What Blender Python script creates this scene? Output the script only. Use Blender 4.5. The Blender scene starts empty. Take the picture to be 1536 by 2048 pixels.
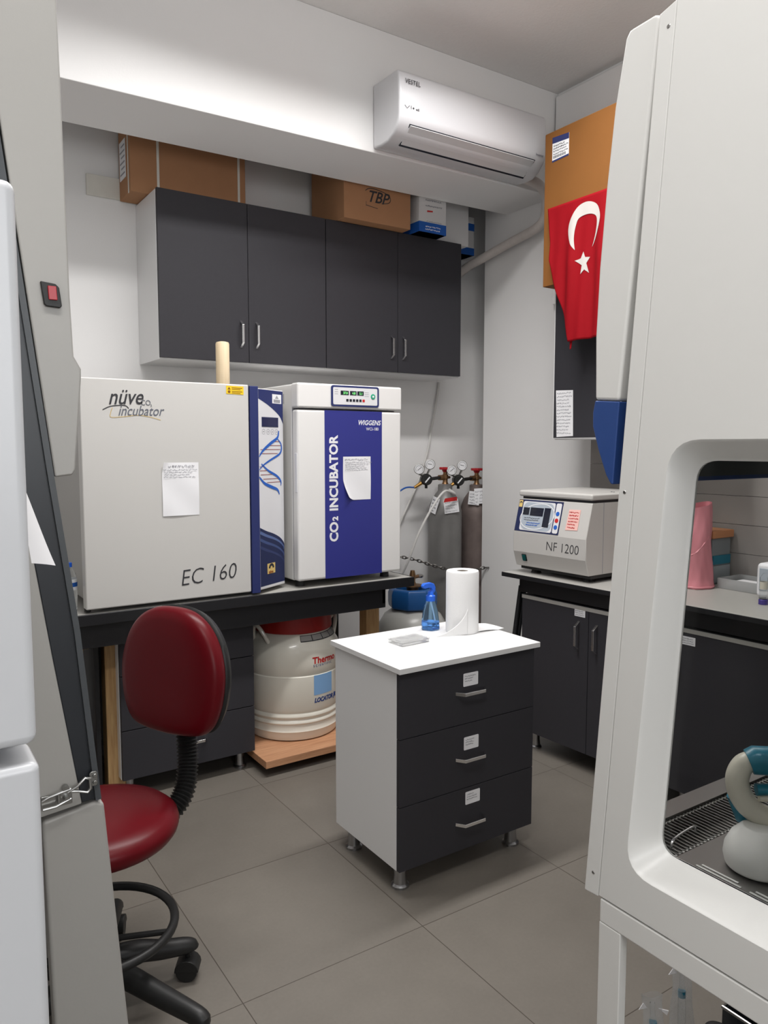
import bpy, bmesh, math, random
from mathutils import Vector, Matrix
random.seed(4)
S = bpy.context.scene
COL = S.collection
PI = math.pi

# ------------------------------------------------------------------ camera
CAM_H = 1.5
FPX = 1525.0
PITCH = math.atan(131.0 / FPX)
YAW = math.atan(1018.0 / math.hypot(FPX, 131.0))
cd = bpy.data.cameras.new('camera')
cam = bpy.data.objects.new('camera', cd)
COL.objects.link(cam)
cd.sensor_fit = 'HORIZONTAL'
cd.sensor_width = 36.0
cd.lens = 36.0 * FPX / 1536.0
cd.clip_start = 0.02
cam.location = (0, 0, CAM_H)
cam.rotation_euler = (PI / 2 - PITCH, 0, -YAW)
S.camera = cam

# ------------------------------------------------------------------ world, lights, exposure
S.view_settings.view_transform = 'Standard'
S.view_settings.look = 'None'
S.view_settings.exposure = 0.0
S.view_settings.gamma = 1.0
W = bpy.data.worlds.new('world')
S.world = W
W.use_nodes = True
W.node_tree.nodes['Background'].inputs[0].default_value = (0.9, 0.93, 1.0, 1)
W.node_tree.nodes['Background'].inputs[1].default_value = 0.3


def area(name, loc, sx, sy, power, color=(1, 0.97, 0.93), rot=(0, 0, 0), spread=180):
    d = bpy.data.lights.new(name, 'AREA')
    d.shape = 'RECTANGLE'
    d.size = sx
    d.size_y = sy
    d.energy = power
    d.color = color
    d.spread = math.radians(spread)
    o = bpy.data.objects.new(name, d)
    o.location = loc
    o.rotation_euler = rot
    COL.objects.link(o)
    return o


area('ceiling_fill', (1.55, 2.30, 3.42), 2.0, 0.16, 51, (1, 0.985, 0.97), spread=142)
area('ceiling_fill', (0.20, 0.30, 3.42), 1.25, 0.28, 27, (1, 0.985, 0.97), spread=170)
area('ceiling_fill', (1.7, 1.1, 3.05), 1.2, 0.2, 11, (1, 0.985, 0.97), (PI, 0, 0))  # added upward fill that brightens the ceiling, no fixture of the room
area('window_light', (0.55, -1.95, 2.0), 1.2, 1.2, 25, (0.95, 0.975, 1.0), (PI / 2, 0, 0))

# ------------------------------------------------------------------ materials
MATS = {}


def mat(name, col, rough=0.5, metal=0.0, noise=0.0, nscale=20.0, bump=0.0, bscale=60.0, spec=0.5, coat=0.0,
        trans=0.0, ior=1.45, emit=None, estr=0.0, alpha=1.0):
    if name in MATS:
        return MATS[name]
    m = bpy.data.materials.new(name)
    m.use_nodes = True
    nt = m.node_tree
    b = nt.nodes['Principled BSDF']
    b.inputs['Base Color'].default_value = (*col, 1)
    b.inputs['Roughness'].default_value = rough
    b.inputs['Metallic'].default_value = metal
    b.inputs['Specular IOR Level'].default_value = spec
    b.inputs['Coat Weight'].default_value = coat
    b.inputs['Transmission Weight'].default_value = trans
    b.inputs['IOR'].default_value = ior
    b.inputs['Alpha'].default_value = alpha
    if emit:
        b.inputs['Emission Color'].default_value = (*emit, 1)
        b.inputs['Emission Strength'].default_value = estr
    if noise or bump:
        tc = nt.nodes.new('ShaderNodeTexCoord')
    if noise:
        n = nt.nodes.new('ShaderNodeTexNoise')
        n.inputs['Scale'].default_value = nscale
        n.inputs['Detail'].default_value = 5
        nt.links.new(tc.outputs['Object'], n.inputs['Vector'])
        mx = nt.nodes.new('ShaderNodeMix')
        mx.data_type = 'RGBA'
        mx.inputs[6].default_value = (*[c * (1 - noise) for c in col], 1)
        mx.inputs[7].default_value = (*[min(1, c * (1 + noise)) for c in col], 1)
        nt.links.new(n.outputs['Fac'], mx.inputs[0])
        nt.links.new(mx.outputs[2], b.inputs['Base Color'])
    if bump:
        n2 = nt.nodes.new('ShaderNodeTexNoise')
        n2.inputs['Scale'].default_value = bscale
        n2.inputs['Detail'].default_value = 3
        nt.links.new(tc.outputs['Object'], n2.inputs['Vector'])
        bp = nt.nodes.new('ShaderNodeBump')
        bp.inputs['Strength'].default_value = bump
        bp.inputs['Distance'].default_value = 0.002
        nt.links.new(n2.outputs['Fac'], bp.inputs['Height'])
        nt.links.new(bp.outputs['Normal'], b.inputs['Normal'])
    MATS[name] = m
    return m


def wood_mat(name, c1, c2, axis='Z', scale=6.0):
    m = bpy.data.materials.new(name)
    m.use_nodes = True
    nt = m.node_tree
    b = nt.nodes['Principled BSDF']
    b.inputs['Roughness'].default_value = 0.6
    tc = nt.nodes.new('ShaderNodeTexCoord')
    mp = nt.nodes.new('ShaderNodeMapping')
    sc = [14.0, 14.0, 14.0]
    sc['XYZ'.index(axis)] = 1.0
    mp.inputs['Scale'].default_value = sc
    n = nt.nodes.new('ShaderNodeTexNoise')
    n.inputs['Scale'].default_value = scale
    n.inputs['Detail'].default_value = 6
    n.inputs['Distortion'].default_value = 1.2
    r = nt.nodes.new('ShaderNodeValToRGB')
    r.color_ramp.elements[0].position = 0.3
    r.color_ramp.elements[0].color = (*c1, 1)
    r.color_ramp.elements[1].position = 0.7
    r.color_ramp.elements[1].color = (*c2, 1)
    nt.links.new(tc.outputs['Object'], mp.inputs['Vector'])
    nt.links.new(mp.outputs['Vector'], n.inputs['Vector'])
    nt.links.new(n.outputs['Fac'], r.inputs['Fac'])
    nt.links.new(r.outputs['Color'], b.inputs['Base Color'])
    return m


def floor_mat():
    m = bpy.data.materials.new('floor_tiles')
    m.use_nodes = True
    nt = m.node_tree
    N, L = nt.nodes, nt.links
    b = N['Principled BSDF']
    b.inputs['Roughness'].default_value = 0.42
    tc = N.new('ShaderNodeTexCoord')
    sep = N.new('ShaderNodeSeparateXYZ')
    L.new(tc.outputs['Object'], sep.inputs[0])

    def m_(op, a, bb=None):
        n = N.new('ShaderNodeMath')
        n.operation = op
        for i, v in enumerate((a, bb)):
            if v is None:
                continue
            if isinstance(v, (int, float)):
                n.inputs[i].default_value = v
            else:
                L.new(v, n.inputs[i])
        return n.outputs[0]
    T = 0.603
    ids, dist = [], []
    for out, off in ((sep.outputs['X'], 0.757), (sep.outputs['Y'], 1.826)):
        q = m_('DIVIDE', m_('ADD', m_('SUBTRACT', out, off), 6.03), T)
        f = m_('FRACT', q)
        ids.append(m_('FLOOR', q))
        dist.append(m_('MINIMUM', f, m_('SUBTRACT', 1.0, f)))
    edge = m_('MINIMUM', dist[0], dist[1])
    g = m_('LESS_THAN', edge, 0.0022)
    cb = N.new('ShaderNodeCombineXYZ')
    L.new(ids[0], cb.inputs[0])
    L.new(ids[1], cb.inputs[1])
    wn = N.new('ShaderNodeTexWhiteNoise')
    wn.noise_dimensions = '3D'
    L.new(cb.outputs[0], wn.inputs['Vector'])
    n1 = N.new('ShaderNodeTexNoise')
    n1.inputs['Scale'].default_value = 3.5
    n1.inputs['Detail'].default_value = 7
    n1.inputs['Roughness'].default_value = 0.6
    L.new(tc.outputs['Object'], n1.inputs['Vector'])
    n2 = N.new('ShaderNodeTexNoise')
    n2.inputs['Scale'].default_value = 90
    n2.inputs['Detail'].default_value = 4
    L.new(tc.outputs['Object'], n2.inputs['Vector'])
    v = m_('ADD', m_('MULTIPLY', n1.outputs['Fac'], 0.6), m_('MULTIPLY', n2.outputs['Fac'], 0.25))
    v = m_('ADD', v, m_('MULTIPLY', wn.outputs['Value'], 0.12))
    r = N.new('ShaderNodeValToRGB')
    r.color_ramp.elements[0].position = 0.25
    r.color_ramp.elements[0].color = (0.142, 0.127, 0.109, 1)
    r.color_ramp.elements[1].position = 0.75
    r.color_ramp.elements[1].color = (0.192, 0.173, 0.149, 1)
    L.new(v, r.inputs['Fac'])
    mx = N.new('ShaderNodeMix')
    mx.data_type = 'RGBA'
    L.new(g, mx.inputs[0])
    L.new(r.outputs['Color'], mx.inputs[6])
    mx.inputs[7].default_value = (0.062, 0.050, 0.040, 1)
    L.new(mx.outputs[2], b.inputs['Base Color'])
    bp = N.new('ShaderNodeBump')
    bp.inputs['Strength'].default_value = 0.3
    bp.inputs['Distance'].default_value = 0.001
    L.new(m_('SUBTRACT', 1.0, g), bp.inputs['Height'])
    L.new(bp.outputs['Normal'], b.inputs['Normal'])
    return m


WALL = mat('wall_paint', (0.86, 0.853, 0.848), 0.75, noise=0.015, nscale=3, bump=0.12, bscale=120, spec=0.2)
CEIL = mat('ceiling_paint', (0.88, 0.865, 0.85), 0.9, bump=0.5, bscale=70, noise=0.02, nscale=40, spec=0.1)
FLOOR = floor_mat()
ANTH = mat('anthracite_laminate', (0.039, 0.038, 0.044), 0.5, noise=0.06, nscale=60, bump=0.06, bscale=300, spec=0.25)
WLAM = mat('white_laminate', (0.80, 0.80, 0.80), 0.35, noise=0.01, nscale=5)
EDGE = mat('black_edge', (0.012, 0.012, 0.014), 0.4)
BTOP = mat('grey_worktop', (0.40, 0.39, 0.365), 0.4, noise=0.02, nscale=30)
CHROME = mat('chrome', (0.80, 0.80, 0.81), 0.2, 1.0)
ZINC = mat('zinc_steel', (0.36, 0.36, 0.35), 0.32, 1.0)
STEELF = mat('brushed_feet', (0.42, 0.42, 0.43), 0.28, 1.0)
CARD = mat('cardboard', (0.42, 0.22, 0.115), 0.75, noise=0.06, nscale=14, spec=0.2)
CARD2 = mat('cardboard_orange', (0.24, 0.098, 0.026), 0.7, noise=0.06, nscale=10, spec=0.2)
PAPER = mat('paper', (0.86, 0.86, 0.88), 0.7, spec=0.2)
PRINT = mat('print_ink', (0.03, 0.03, 0.035), 0.6)
PGREY = mat('pencil_grey', (0.33, 0.33, 0.36), 0.7)
RED = mat('red_vinyl', (0.115, 0.003, 0.007), 0.36, spec=0.25, noise=0.05, nscale=8, bump=0.05, bscale=300)
BLACKP = mat('black_plastic', (0.014, 0.014, 0.014), 0.45)
GREYP = mat('grey_painted_steel', (0.365, 0.355, 0.335), 0.38, bump=0.05, bscale=200)
NFW = mat('centrifuge_paint', (0.56, 0.545, 0.52), 0.38, bump=0.05, bscale=200)
ECW = mat('incubator_grey_white', (0.60, 0.588, 0.565), 0.35, bump=0.05, bscale=200)
WHITE = mat('white_enamel', (0.80, 0.79, 0.775), 0.3)
ACW = mat('conditioner_plastic', (0.66, 0.66, 0.68), 0.3)
ACG = mat('conditioner_flap_plastic', (0.60, 0.60, 0.61), 0.4)  # slightly greyer plastic for the air flap
NAVY = mat('navy_blue', (0.022, 0.032, 0.135), 0.4)
NAVYD = mat('navy_dark', (0.016, 0.024, 0.085), 0.35)
WBLUE = mat('incubator_blue', (0.030, 0.035, 0.235), 0.4)
WTXT = mat('white_print', (0.85, 0.85, 0.87), 0.5)
WOOD = wood_mat('pale_wood', (0.42, 0.24, 0.10), (0.58, 0.38, 0.18), 'Z')
PLY = wood_mat('plywood_edge', (0.42, 0.20, 0.10), (0.58, 0.31, 0.17), 'X')
DOWEL = wood_mat('dowel_wood', (0.72, 0.56, 0.36), (0.82, 0.68, 0.47), 'Z', 3)
CREAM = mat('cream_enamel', (0.84, 0.81, 0.72), 0.22, coat=0.3)
DRED = mat('dark_red_lid', (0.33, 0.015, 0.012), 0.4)
GCYL = mat('grey_cylinder_paint', (0.20, 0.195, 0.19), 0.42, metal=0.25, noise=0.25, nscale=9)
RCYL = mat('worn_cylinder_paint', (0.165, 0.13, 0.12), 0.5, metal=0.2, noise=0.4, nscale=14)
BRASS = mat('old_brass', (0.26, 0.15, 0.075), 0.4, 0.85, noise=0.2, nscale=40)
REDP = mat('red_handwheel', (0.42, 0.012, 0.02), 0.4)
STEELD = mat('dull_stainless', (0.30, 0.29, 0.28), 0.38, 1.0, noise=0.05, nscale=5)
STEEL = mat('stainless', (0.46, 0.45, 0.44), 0.3, 1.0, noise=0.05, nscale=5)
CHAINM = mat('chain_steel', (0.16, 0.15, 0.14), 0.4, 0.9)
LPGG = mat('tank_grey', (0.42, 0.42, 0.40), 0.3, noise=0.04, nscale=6)
LPGB = mat('tank_collar_blue', (0.012, 0.085, 0.27), 0.3, noise=0.1, nscale=30)
CLEARB = mat('clear_blue_plastic', (0.42, 0.70, 1.0), 0.06, trans=0.95, ior=1.12)
BLUEP = mat('bright_blue_plastic', (0.02, 0.14, 0.75), 0.3)
TISSUE = mat('paper_towel', (0.90, 0.90, 0.90), 0.9, bump=0.25, bscale=220, spec=0.1)
CLEAR = mat('clear_plastic', (0.93, 0.95, 0.96), 0.06, trans=0.95, ior=1.15)
GLASS = mat('window_glass', (0.72, 0.73, 0.72), 0.0, trans=1.0, ior=1.15)
PINK = mat('pink_plastic_bag', (0.70, 0.26, 0.30), 0.22, noise=0.08, nscale=12)
TEAL = mat('teal_plastic', (0.01, 0.16, 0.24), 0.35)
IVORY = mat('ivory_plastic', (0.62, 0.59, 0.50), 0.35)
FLAGR = mat('red_cloth', (0.29, 0.0045, 0.010), 0.8, noise=0.05, nscale=30, spec=0.15)
FLAGW = mat('white_cloth', (0.58, 0.55, 0.52), 0.8, spec=0.15)
STONE = mat('grey_stone_tile', (0.30, 0.28, 0.265), 0.45, noise=0.2, nscale=5)
BLUEH = mat('hood_handle_blue', (0.022, 0.065, 0.24), 0.45)
HOODW = mat('hood_enamel', (0.76, 0.755, 0.73), 0.34)
HOODG = mat('hood_recess_enamel', (0.68, 0.68, 0.68), 0.3)
GREYTXT = mat('grey_print', (0.12, 0.13, 0.16), 0.5)
OCHRE = mat('ochre_print', (0.60, 0.42, 0.14), 0.5)
YELLOW = mat('warning_yellow', (0.85, 0.58, 0.02), 0.5)
LBLUE = mat('label_light_blue', (0.24, 0.44, 0.74), 0.4)
REDTXT = mat('red_print', (0.55, 0.02, 0.02), 0.5)
DBTXT = mat('dark_blue_print', (0.03, 0.06, 0.22), 0.5)
DISP = mat('display_glass', (0.010, 0.012, 0.022), 0.15)
DGREEN = mat('display_digits', (0.1, 0.6, 0.15), 0.4, emit=(0.25, 0.9, 0.25), estr=1.2)
GREENB = mat('green_button', (0.02, 0.35, 0.20), 0.3)
PINKN = mat('pink_note', (0.86, 0.52, 0.47), 0.7)
DGREY = mat('dark_grey_frame', (0.022, 0.025, 0.030), 0.35)
DGREY2 = mat('mid_grey_frame_edge', (0.060, 0.066, 0.072), 0.4)
BOXBLUE = mat('carton_blue', (0.012, 0.10, 0.42), 0.5)
BOXW = mat('carton_white', (0.68, 0.67, 0.67), 0.6)
INSUL = mat('pipe_insulation', (0.62, 0.57, 0.54), 0.8, noise=0.1, nscale=30, bump=0.6, bscale=35)
PIPER = mat('paper_rust', (0.74, 0.72, 0.66), 0.8, noise=0.1, nscale=12)
STRIPE1 = mat('stripe_blue_light', (0.10, 0.15, 0.33), 0.4)
STRIPE2 = mat('stripe_blue_mid', (0.055, 0.085, 0.22), 0.4)
STRIPE3 = mat('stripe_blue_deep', (0.034, 0.048, 0.14), 0.4)
PANELW = mat('panel_white', (0.74, 0.74, 0.76), 0.4)
HELIX = mat('helix_blue', (0.02, 0.12, 0.52), 0.4)
RUNG = mat('rung_maroon', (0.28, 0.05, 0.05), 0.5)
PGRAY = mat('panel_blue_grey', (0.42, 0.47, 0.53), 0.4)
CAPP = mat('purple_cap', (0.06, 0.04, 0.24), 0.4)
ROSE = mat('red_switch', (0.34, 0.006, 0.015), 0.25, emit=(0.9, 0.02, 0.03), estr=0.04)


# ------------------------------------------------------------------ mesh helpers
class MB:
    def __init__(s):
        s.bm = bmesh.new()
        s.mi = 0

    def _tag(s, faces):
        for f in faces:
            f.material_index = s.mi

    def face(s, pts):
        vs = [s.bm.verts.new(p) for p in pts]
        f = s.bm.faces.new(vs)
        f.material_index = s.mi
        return f

    def box(s, a, b, M=None):
        xs, ys, zs = zip(a, b)
        v = [s.bm.verts.new((x, y, z)) for x in (min(xs), max(xs)) for y in (min(ys), max(ys)) for z in (min(zs), max(zs))]
        fs = [s.bm.faces.new([v[i] for i in q]) for q in ((0, 1, 3, 2), (4, 6, 7, 5), (0, 4, 5, 1), (2, 3, 7, 6), (0, 2, 6, 4), (1, 5, 7, 3))]
        s._tag(fs)
        if M is not None:
            bmesh.ops.transform(s.bm, matrix=M, verts=v)
        return s

    def prism(s, poly, e, M=None):
        """poly: list of 3-D points, extruded by vector e"""
        e = Vector(e)
        a = [s.bm.verts.new(p) for p in poly]
        b = [s.bm.verts.new(Vector(p) + e) for p in poly]
        fs = [s.bm.faces.new(a), s.bm.faces.new(b[::-1])]
        n = len(poly)
        for i in range(n):
            fs.append(s.bm.faces.new((a[i], a[(i + 1) % n], b[(i + 1) % n], b[i])))
        s._tag(fs)
        if M is not None:
            bmesh.ops.transform(s.bm, matrix=M, verts=a + b)
        return s

    def lathe(s, prof, c=(0, 0, 0), n=32, M=None, caps=True):
        rings = []
        new = []
        for r, z in prof:
            ring = [s.bm.verts.new((c[0] + r * math.cos(2 * PI * i / n), c[1] + r * math.sin(2 * PI * i / n), c[2] + z)) for i in range(n)]
            rings.append(ring)
            new += ring
        fs = []
        for k in range(len(rings) - 1):
            for i in range(n):
                fs.append(s.bm.faces.new((rings[k][i], rings[k][(i + 1) % n], rings[k + 1][(i + 1) % n], rings[k + 1][i])))
        if caps:
            fs.append(s.bm.faces.new(rings[0][::-1]))
            fs.append(s.bm.faces.new(rings[-1]))
        s._tag(fs)
        if M is not None:
            bmesh.ops.transform(s.bm, matrix=M, verts=new)
        return s

    def tube(s, path, r, n=10, closed=False, flat=None, cap=True):
        """round (or flat=(w,h) rectangular) sweep along path; r may be a list"""
        P = [Vector(p) for p in path]
        m = len(P)
        rings = []
        prev = None
        for i in range(m):
            if closed:
                t = P[(i + 1) % m] - P[i - 1]
            elif i == 0:
                t = P[1] - P[0]
            elif i == m - 1:
                t = P[-1] - P[-2]
            else:
                t = (P[i + 1] - P[i]).normalized() + (P[i] - P[i - 1]).normalized()
            t.normalize()
            if prev is None:
                up = Vector((0, 0, 1)) if abs(t.z) < 0.9 else Vector((1, 0, 0))
                a = t.cross(up).normalized()
            else:
                a = (prev - t * prev.dot(t)).normalized()
            prev = a
            b = t.cross(a)
            rr = r[i] if isinstance(r, (list, tuple)) else r
            rings.append([s.bm.verts.new(P[i] + (a * math.cos(2 * PI * k / n) + b * math.sin(2 * PI * k / n)) * rr) for k in range(n)])
        fs = []
        for i in range(m if closed else m - 1):
            A, B = rings[i], rings[(i + 1) % m]
            for k in range(n):
                fs.append(s.bm.faces.new((A[k], A[(k + 1) % n], B[(k + 1) % n], B[k])))
        if not closed and cap:
            fs.append(s.bm.faces.new(rings[0][::-1]))
            fs.append(s.bm.faces.new(rings[-1]))
        s._tag(fs)
        return s

    def sphere(s, c, r, n=16, m=10, sc=(1, 1, 1)):
        prof = []
        rings = []
        for j in range(1, m):
            th = PI * j / m
            rings.append([s.bm.verts.new((c[0] + r * sc[0] * math.sin(th) * math.cos(2 * PI * i / n), c[1] + r * sc[1] * math.sin(th) * math.sin(2 * PI * i / n), c[2] - r * sc[2] * math.cos(th))) for i in range(n)])
        a = s.bm.verts.new((c[0], c[1], c[2] - r * sc[2]))
        b = s.bm.verts.new((c[0], c[1], c[2] + r * sc[2]))
        fs = []
        for k in range(len(rings) - 1):
            for i in range(n):
                fs.append(s.bm.faces.new((rings[k][i], rings[k][(i + 1) % n], rings[k + 1][(i + 1) % n], rings[k + 1][i])))
        for i in range(n):
            fs.append(s.bm.faces.new((a, rings[0][(i + 1) % n], rings[0][i])))
            fs.append(s.bm.faces.new((b, rings[-1][i], rings[-1][(i + 1) % n])))
        s._tag(fs)
        return s

    def grid(s, f, nu, nv):
        vs = [[s.bm.verts.new(f(i / nu, j / nv)) for j in range(nv + 1)] for i in range(nu + 1)]
        fs = []
        for i in range(nu):
            for j in range(nv):
                fs.append(s.bm.faces.new((vs[i][j], vs[i + 1][j], vs[i + 1][j + 1], vs[i][j + 1])))
        s._tag(fs)
        return s


def finish(o, bevel=0.0, seg=2, solid=0.0, soff=0.0, angle=35, sub=0):
    me = o.data
    me.shade_smooth()
    me.set_sharp_from_angle(angle=math.radians(angle))
    if sub:
        m = o.modifiers.new('sub', 'SUBSURF')
        m.levels = sub
        m.render_levels = sub
    if solid:
        m = o.modifiers.new('solid', 'SOLIDIFY')
        m.thickness = solid
        m.offset = soff
    if bevel:
        m = o.modifiers.new('bevel', 'BEVEL')
        m.width = bevel
        m.segments = seg
        m.limit_method = 'ANGLE'
        m.angle_limit = math.radians(40)
        m.harden_normals = True
    return o


def obj(name, mb, m, parent=None, label=None, **kw):
    bm = mb.bm if isinstance(mb, MB) else mb
    bmesh.ops.recalc_face_normals(bm, faces=bm.faces[:]) if kw.pop('recalc', True) else None
    me = bpy.data.meshes.new(name)
    bm.to_mesh(me)
    bm.free()
    for x in (m if isinstance(m, (list, tuple)) else [m]):
        me.materials.append(x)
    o = bpy.data.objects.new(name, me)
    COL.objects.link(o)
    if parent is not None:
        o.parent = parent
        if parent.type == 'EMPTY':
            o.matrix_parent_inverse = parent.matrix_basis.inverted()
    if label:
        o['label'] = label
    return finish(o, **kw)


def thing(name, label, cat, loc, group=None):
    o = bpy.data.objects.new(name, None)
    o.empty_display_size = 0.05
    o.location = loc
    COL.objects.link(o)
    o['label'] = label
    o['category'] = cat
    if group:
        o['group'] = group
    return o


def tag(o, label, cat, group=None):
    o['label'] = label
    o['category'] = cat
    if group:
        o['group'] = group
    me = o.data
    xs = [v.co.x for v in me.vertices]
    ys = [v.co.y for v in me.vertices]
    zs = [v.co.z for v in me.vertices]
    c = Vector(((min(xs) + max(xs)) / 2, (min(ys) + max(ys)) / 2, min(zs)))
    me.transform(Matrix.Translation(-c))
    o.location = c
    return o


def struct(name, mb, m, **kw):
    o = obj(name, mb, m, **kw)
    o['kind'] = 'structure'
    return o


class Fr:
    """a flat frame on a surface: u to the right, v up, n outwards"""
    def __init__(s, o, ex, ey):
        s.o, s.ex, s.ey = Vector(o), Vector(ex).normalized(), Vector(ey).normalized()
        s.n = s.ex.cross(s.ey)

    def p(s, u, v, n=0.0):
        return s.o + s.ex * u + s.ey * v + s.n * n

    def M(s, u=0, v=0, n=0):
        M = Matrix((s.ex, s.ey, s.n)).transposed().to_4x4()
        M.translation = s.p(u, v, n)
        return M


def front(y, x0=0, z0=0):
    return Fr((x0, y, z0), (1, 0, 0), (0, 0, 1))


def left(x, y0=0, z0=0):
    return Fr((x, y0, z0), (0, -1, 0), (0, 0, 1))


def fbox(mb, fr, u0, v0, n0, u1, v1, n1):
    return mb.box((u0, v0, n0), (u1, v1, n1), fr.M())


def plate(mb, fr, poly, n0, n1):
    return mb.prism([fr.p(u, v, n0) for u, v in poly], fr.n * (n1 - n0))


def rrect(u0, v0, u1, v1, r, k=5):
    out = []
    for cx, cy, a in ((u1 - r, v1 - r, 0), (u0 + r, v1 - r, 90), (u0 + r, v0 + r, 180), (u1 - r, v0 + r, 270)):
        for i in range(k + 1):
            t = math.radians(a + 90 * i / k)
            out.append((cx + r * math.cos(t), cy + r * math.sin(t)))
    return out


def circ(u, v, r, n=20):
    return [(u + r * math.cos(2 * PI * i / n), v + r * math.sin(2 * PI * i / n)) for i in range(n)]


def ribbon(mb, fr, pts, w, n0, n1):
    """flat stroke along (u,v) points; w number or list"""
    L_, R_ = [], []
    m = len(pts)
    for i, p in enumerate(pts):
        a = Vector(pts[max(0, i - 1)])
        b = Vector(pts[min(m - 1, i + 1)])
        t = (b - a)
        t = t.normalized() if t.length > 1e-9 else Vector((1, 0))
        nn = Vector((-t.y, t.x)) * ((w[i] if isinstance(w, (list, tuple)) else w) / 2)
        L_.append(Vector(p) + nn)
        R_.append(Vector(p) - nn)
    for i in range(m - 1):
        q = [L_[i], L_[i + 1], R_[i + 1], R_[i]]
        mb.face([fr.p(x.x, x.y, n1) for x in q])
    return mb


def smooth_pts(pts, k=6):
    """Catmull-Rom through the points"""
    P = [Vector(p) for p in pts]
    out = []
    for i in range(len(P) - 1):
        p0, p1, p2, p3 = P[max(0, i - 1)], P[i], P[i + 1], P[min(len(P) - 1, i + 2)]
        for j in range(k):
            t = j / k
            out.append(0.5 * ((2 * p1) + (p2 - p0) * t + (2 * p0 - 5 * p1 + 4 * p2 - p3) * t * t + (3 * p1 - p0 - 3 * p2 + p3) * t ** 3))
    out.append(P[-1])
    return out


def text_bm(body, size, shear=0.0, bold=0.0, spacing=1.0, align='LEFT', extrude=0.0003, sx=1.0):
    cu = bpy.data.curves.new('txt', 'FONT')
    cu.body = body
    cu.size = size
    cu.shear = shear
    cu.offset = bold
    cu.space_character = spacing
    cu.align_x = align
    cu.extrude = extrude
    cu.resolution_u = 3
    o = bpy.data.objects.new('txt', cu)
    COL.objects.link(o)
    bpy.context.view_layer.update()
    me = bpy.data.meshes.new_from_object(o.evaluated_get(bpy.context.evaluated_depsgraph_get()))
    bm = bmesh.new()
    bm.from_mesh(me)
    if sx != 1.0:
        bmesh.ops.scale(bm, vec=(sx, 1, 1), verts=bm.verts[:])
    bpy.data.objects.remove(o)
    bpy.data.curves.remove(cu)
    bpy.data.meshes.remove(me)
    return bm


def text(body, size, fr, u, v, m, parent, n=0.0008, rot=0.0, name='lettering', **kw):
    bm = text_bm(body, size, **kw)
    bmesh.ops.transform(bm, matrix=fr.M(u, v, n) @ Matrix.Rotation(rot, 4, 'Z'), verts=bm.verts[:])
    return obj(name, bm, m, parent, recalc=False)


def scribble(mb, fr, u0, v0, u1, v1, rows, w, n, seed=0, short=0.3):
    """illegible handwriting: wavy strokes in rows"""
    rnd = random.Random(seed)
    h = (v1 - v0) / rows
    for r in range(rows):
        v = v1 - h * (r + 0.6)
        u = u0 + rnd.random() * 0.04 * (u1 - u0)
        end = u1 - rnd.random() * short * (u1 - u0)
        while u < end:
            L_ = (0.06 + 0.1 * rnd.random()) * (u1 - u0)
            pts = []
            k = 7
            for i in range(k + 1):
                pts.append((u + L_ * i / k, v + (rnd.random() - 0.5) * h * 0.55))
            ribbon(mb, fr, pts, w, n, n)
            u += L_ + 0.025 * (u1 - u0)
    return mb


def handle(name, fr, u, v, L, d, vertical, parent, w=0.012, t=0.005):
    """bow handle: flat bar with slanted ends"""
    prof = [(-L / 2, 0), (-L / 2 + 0.022, d), (L / 2 - 0.022, d), (L / 2, 0)]
    mb = MB()
    inner = [(-L / 2 + 0.009, 0), (-L / 2 + 0.026, d - t), (L / 2 - 0.026, d - t), (L / 2 - 0.009, 0)]
    poly = prof + inner[::-1]
    pts = []
    for a, n in poly:
        pts.append(fr.p(u - w / 2, v + a, n) if vertical else fr.p(u + a, v - w / 2, n))
    mb.prism(pts, (fr.ex if vertical else fr.ey) * w)
    return obj(name, mb, CHROME, parent, bevel=0.0012)


def foot(x, y, z0, z1, parent, r=0.024):
    mb = MB().lathe([(r * 1.25, 0), (r * 1.25, 0.008), (r * 0.95, 0.014), (r * 0.82, (z1 - z0) * 0.5), (r * 0.95, z1 - z0)], (x, y, z0), 20)
    return obj('foot', mb, STEELF, parent)


# ------------------------------------------------------------------ room shell
XR = 3.27
YB = 4.0
ZC = 3.46
struct('floor', MB().box((-0.9, -2.1, -0.05), (3.8, 4.1, 0)), FLOOR)
struct('ceiling', MB().box((-0.9, -2.1, ZC), (3.8, 4.1, ZC + 0.1)), CEIL)
struct('wall_back', MB().box((-0.9, YB, 0), (3.8, YB + 0.1, ZC)), WALL)
struct('wall_right', MB().box((XR, -2.1, 0), (3.8, 3.763, ZC)), WALL)
struct('wall_alcove', MB().box((3.62, 3.763, 0), (3.8, YB, ZC)), WALL)
struct('wall_left', MB().box((-0.9, -2.0, 0), (-0.8, YB, ZC)), WALL)
struct('wall_front', MB().box((-0.9, -2.1, 0), (3.8, -2.0, ZC)), WALL)
b = MB()
b.prism([(-0.8, 3.158, 2.862), (XR, 3.158, 2.905), (XR, 3.158, ZC), (-0.8, 3.158, ZC)], (0, 0.411, 0))
struct('ceiling_beam', b, WALL, bevel=0.004)
struct('trim_1', MB().box((3.235, -2.0, 2.3), (XR, 3.145, 3.432)), WALL, bevel=0.006)
# stone tiles between counter and wall cabinets
b = MB()
for i in range(5):
    z0 = 0.885 + i * 0.131
    b.box((3.258, 0.9, z0), (XR, 2.857, z0 + 0.129))
struct('trim_2', b, STONE)

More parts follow.
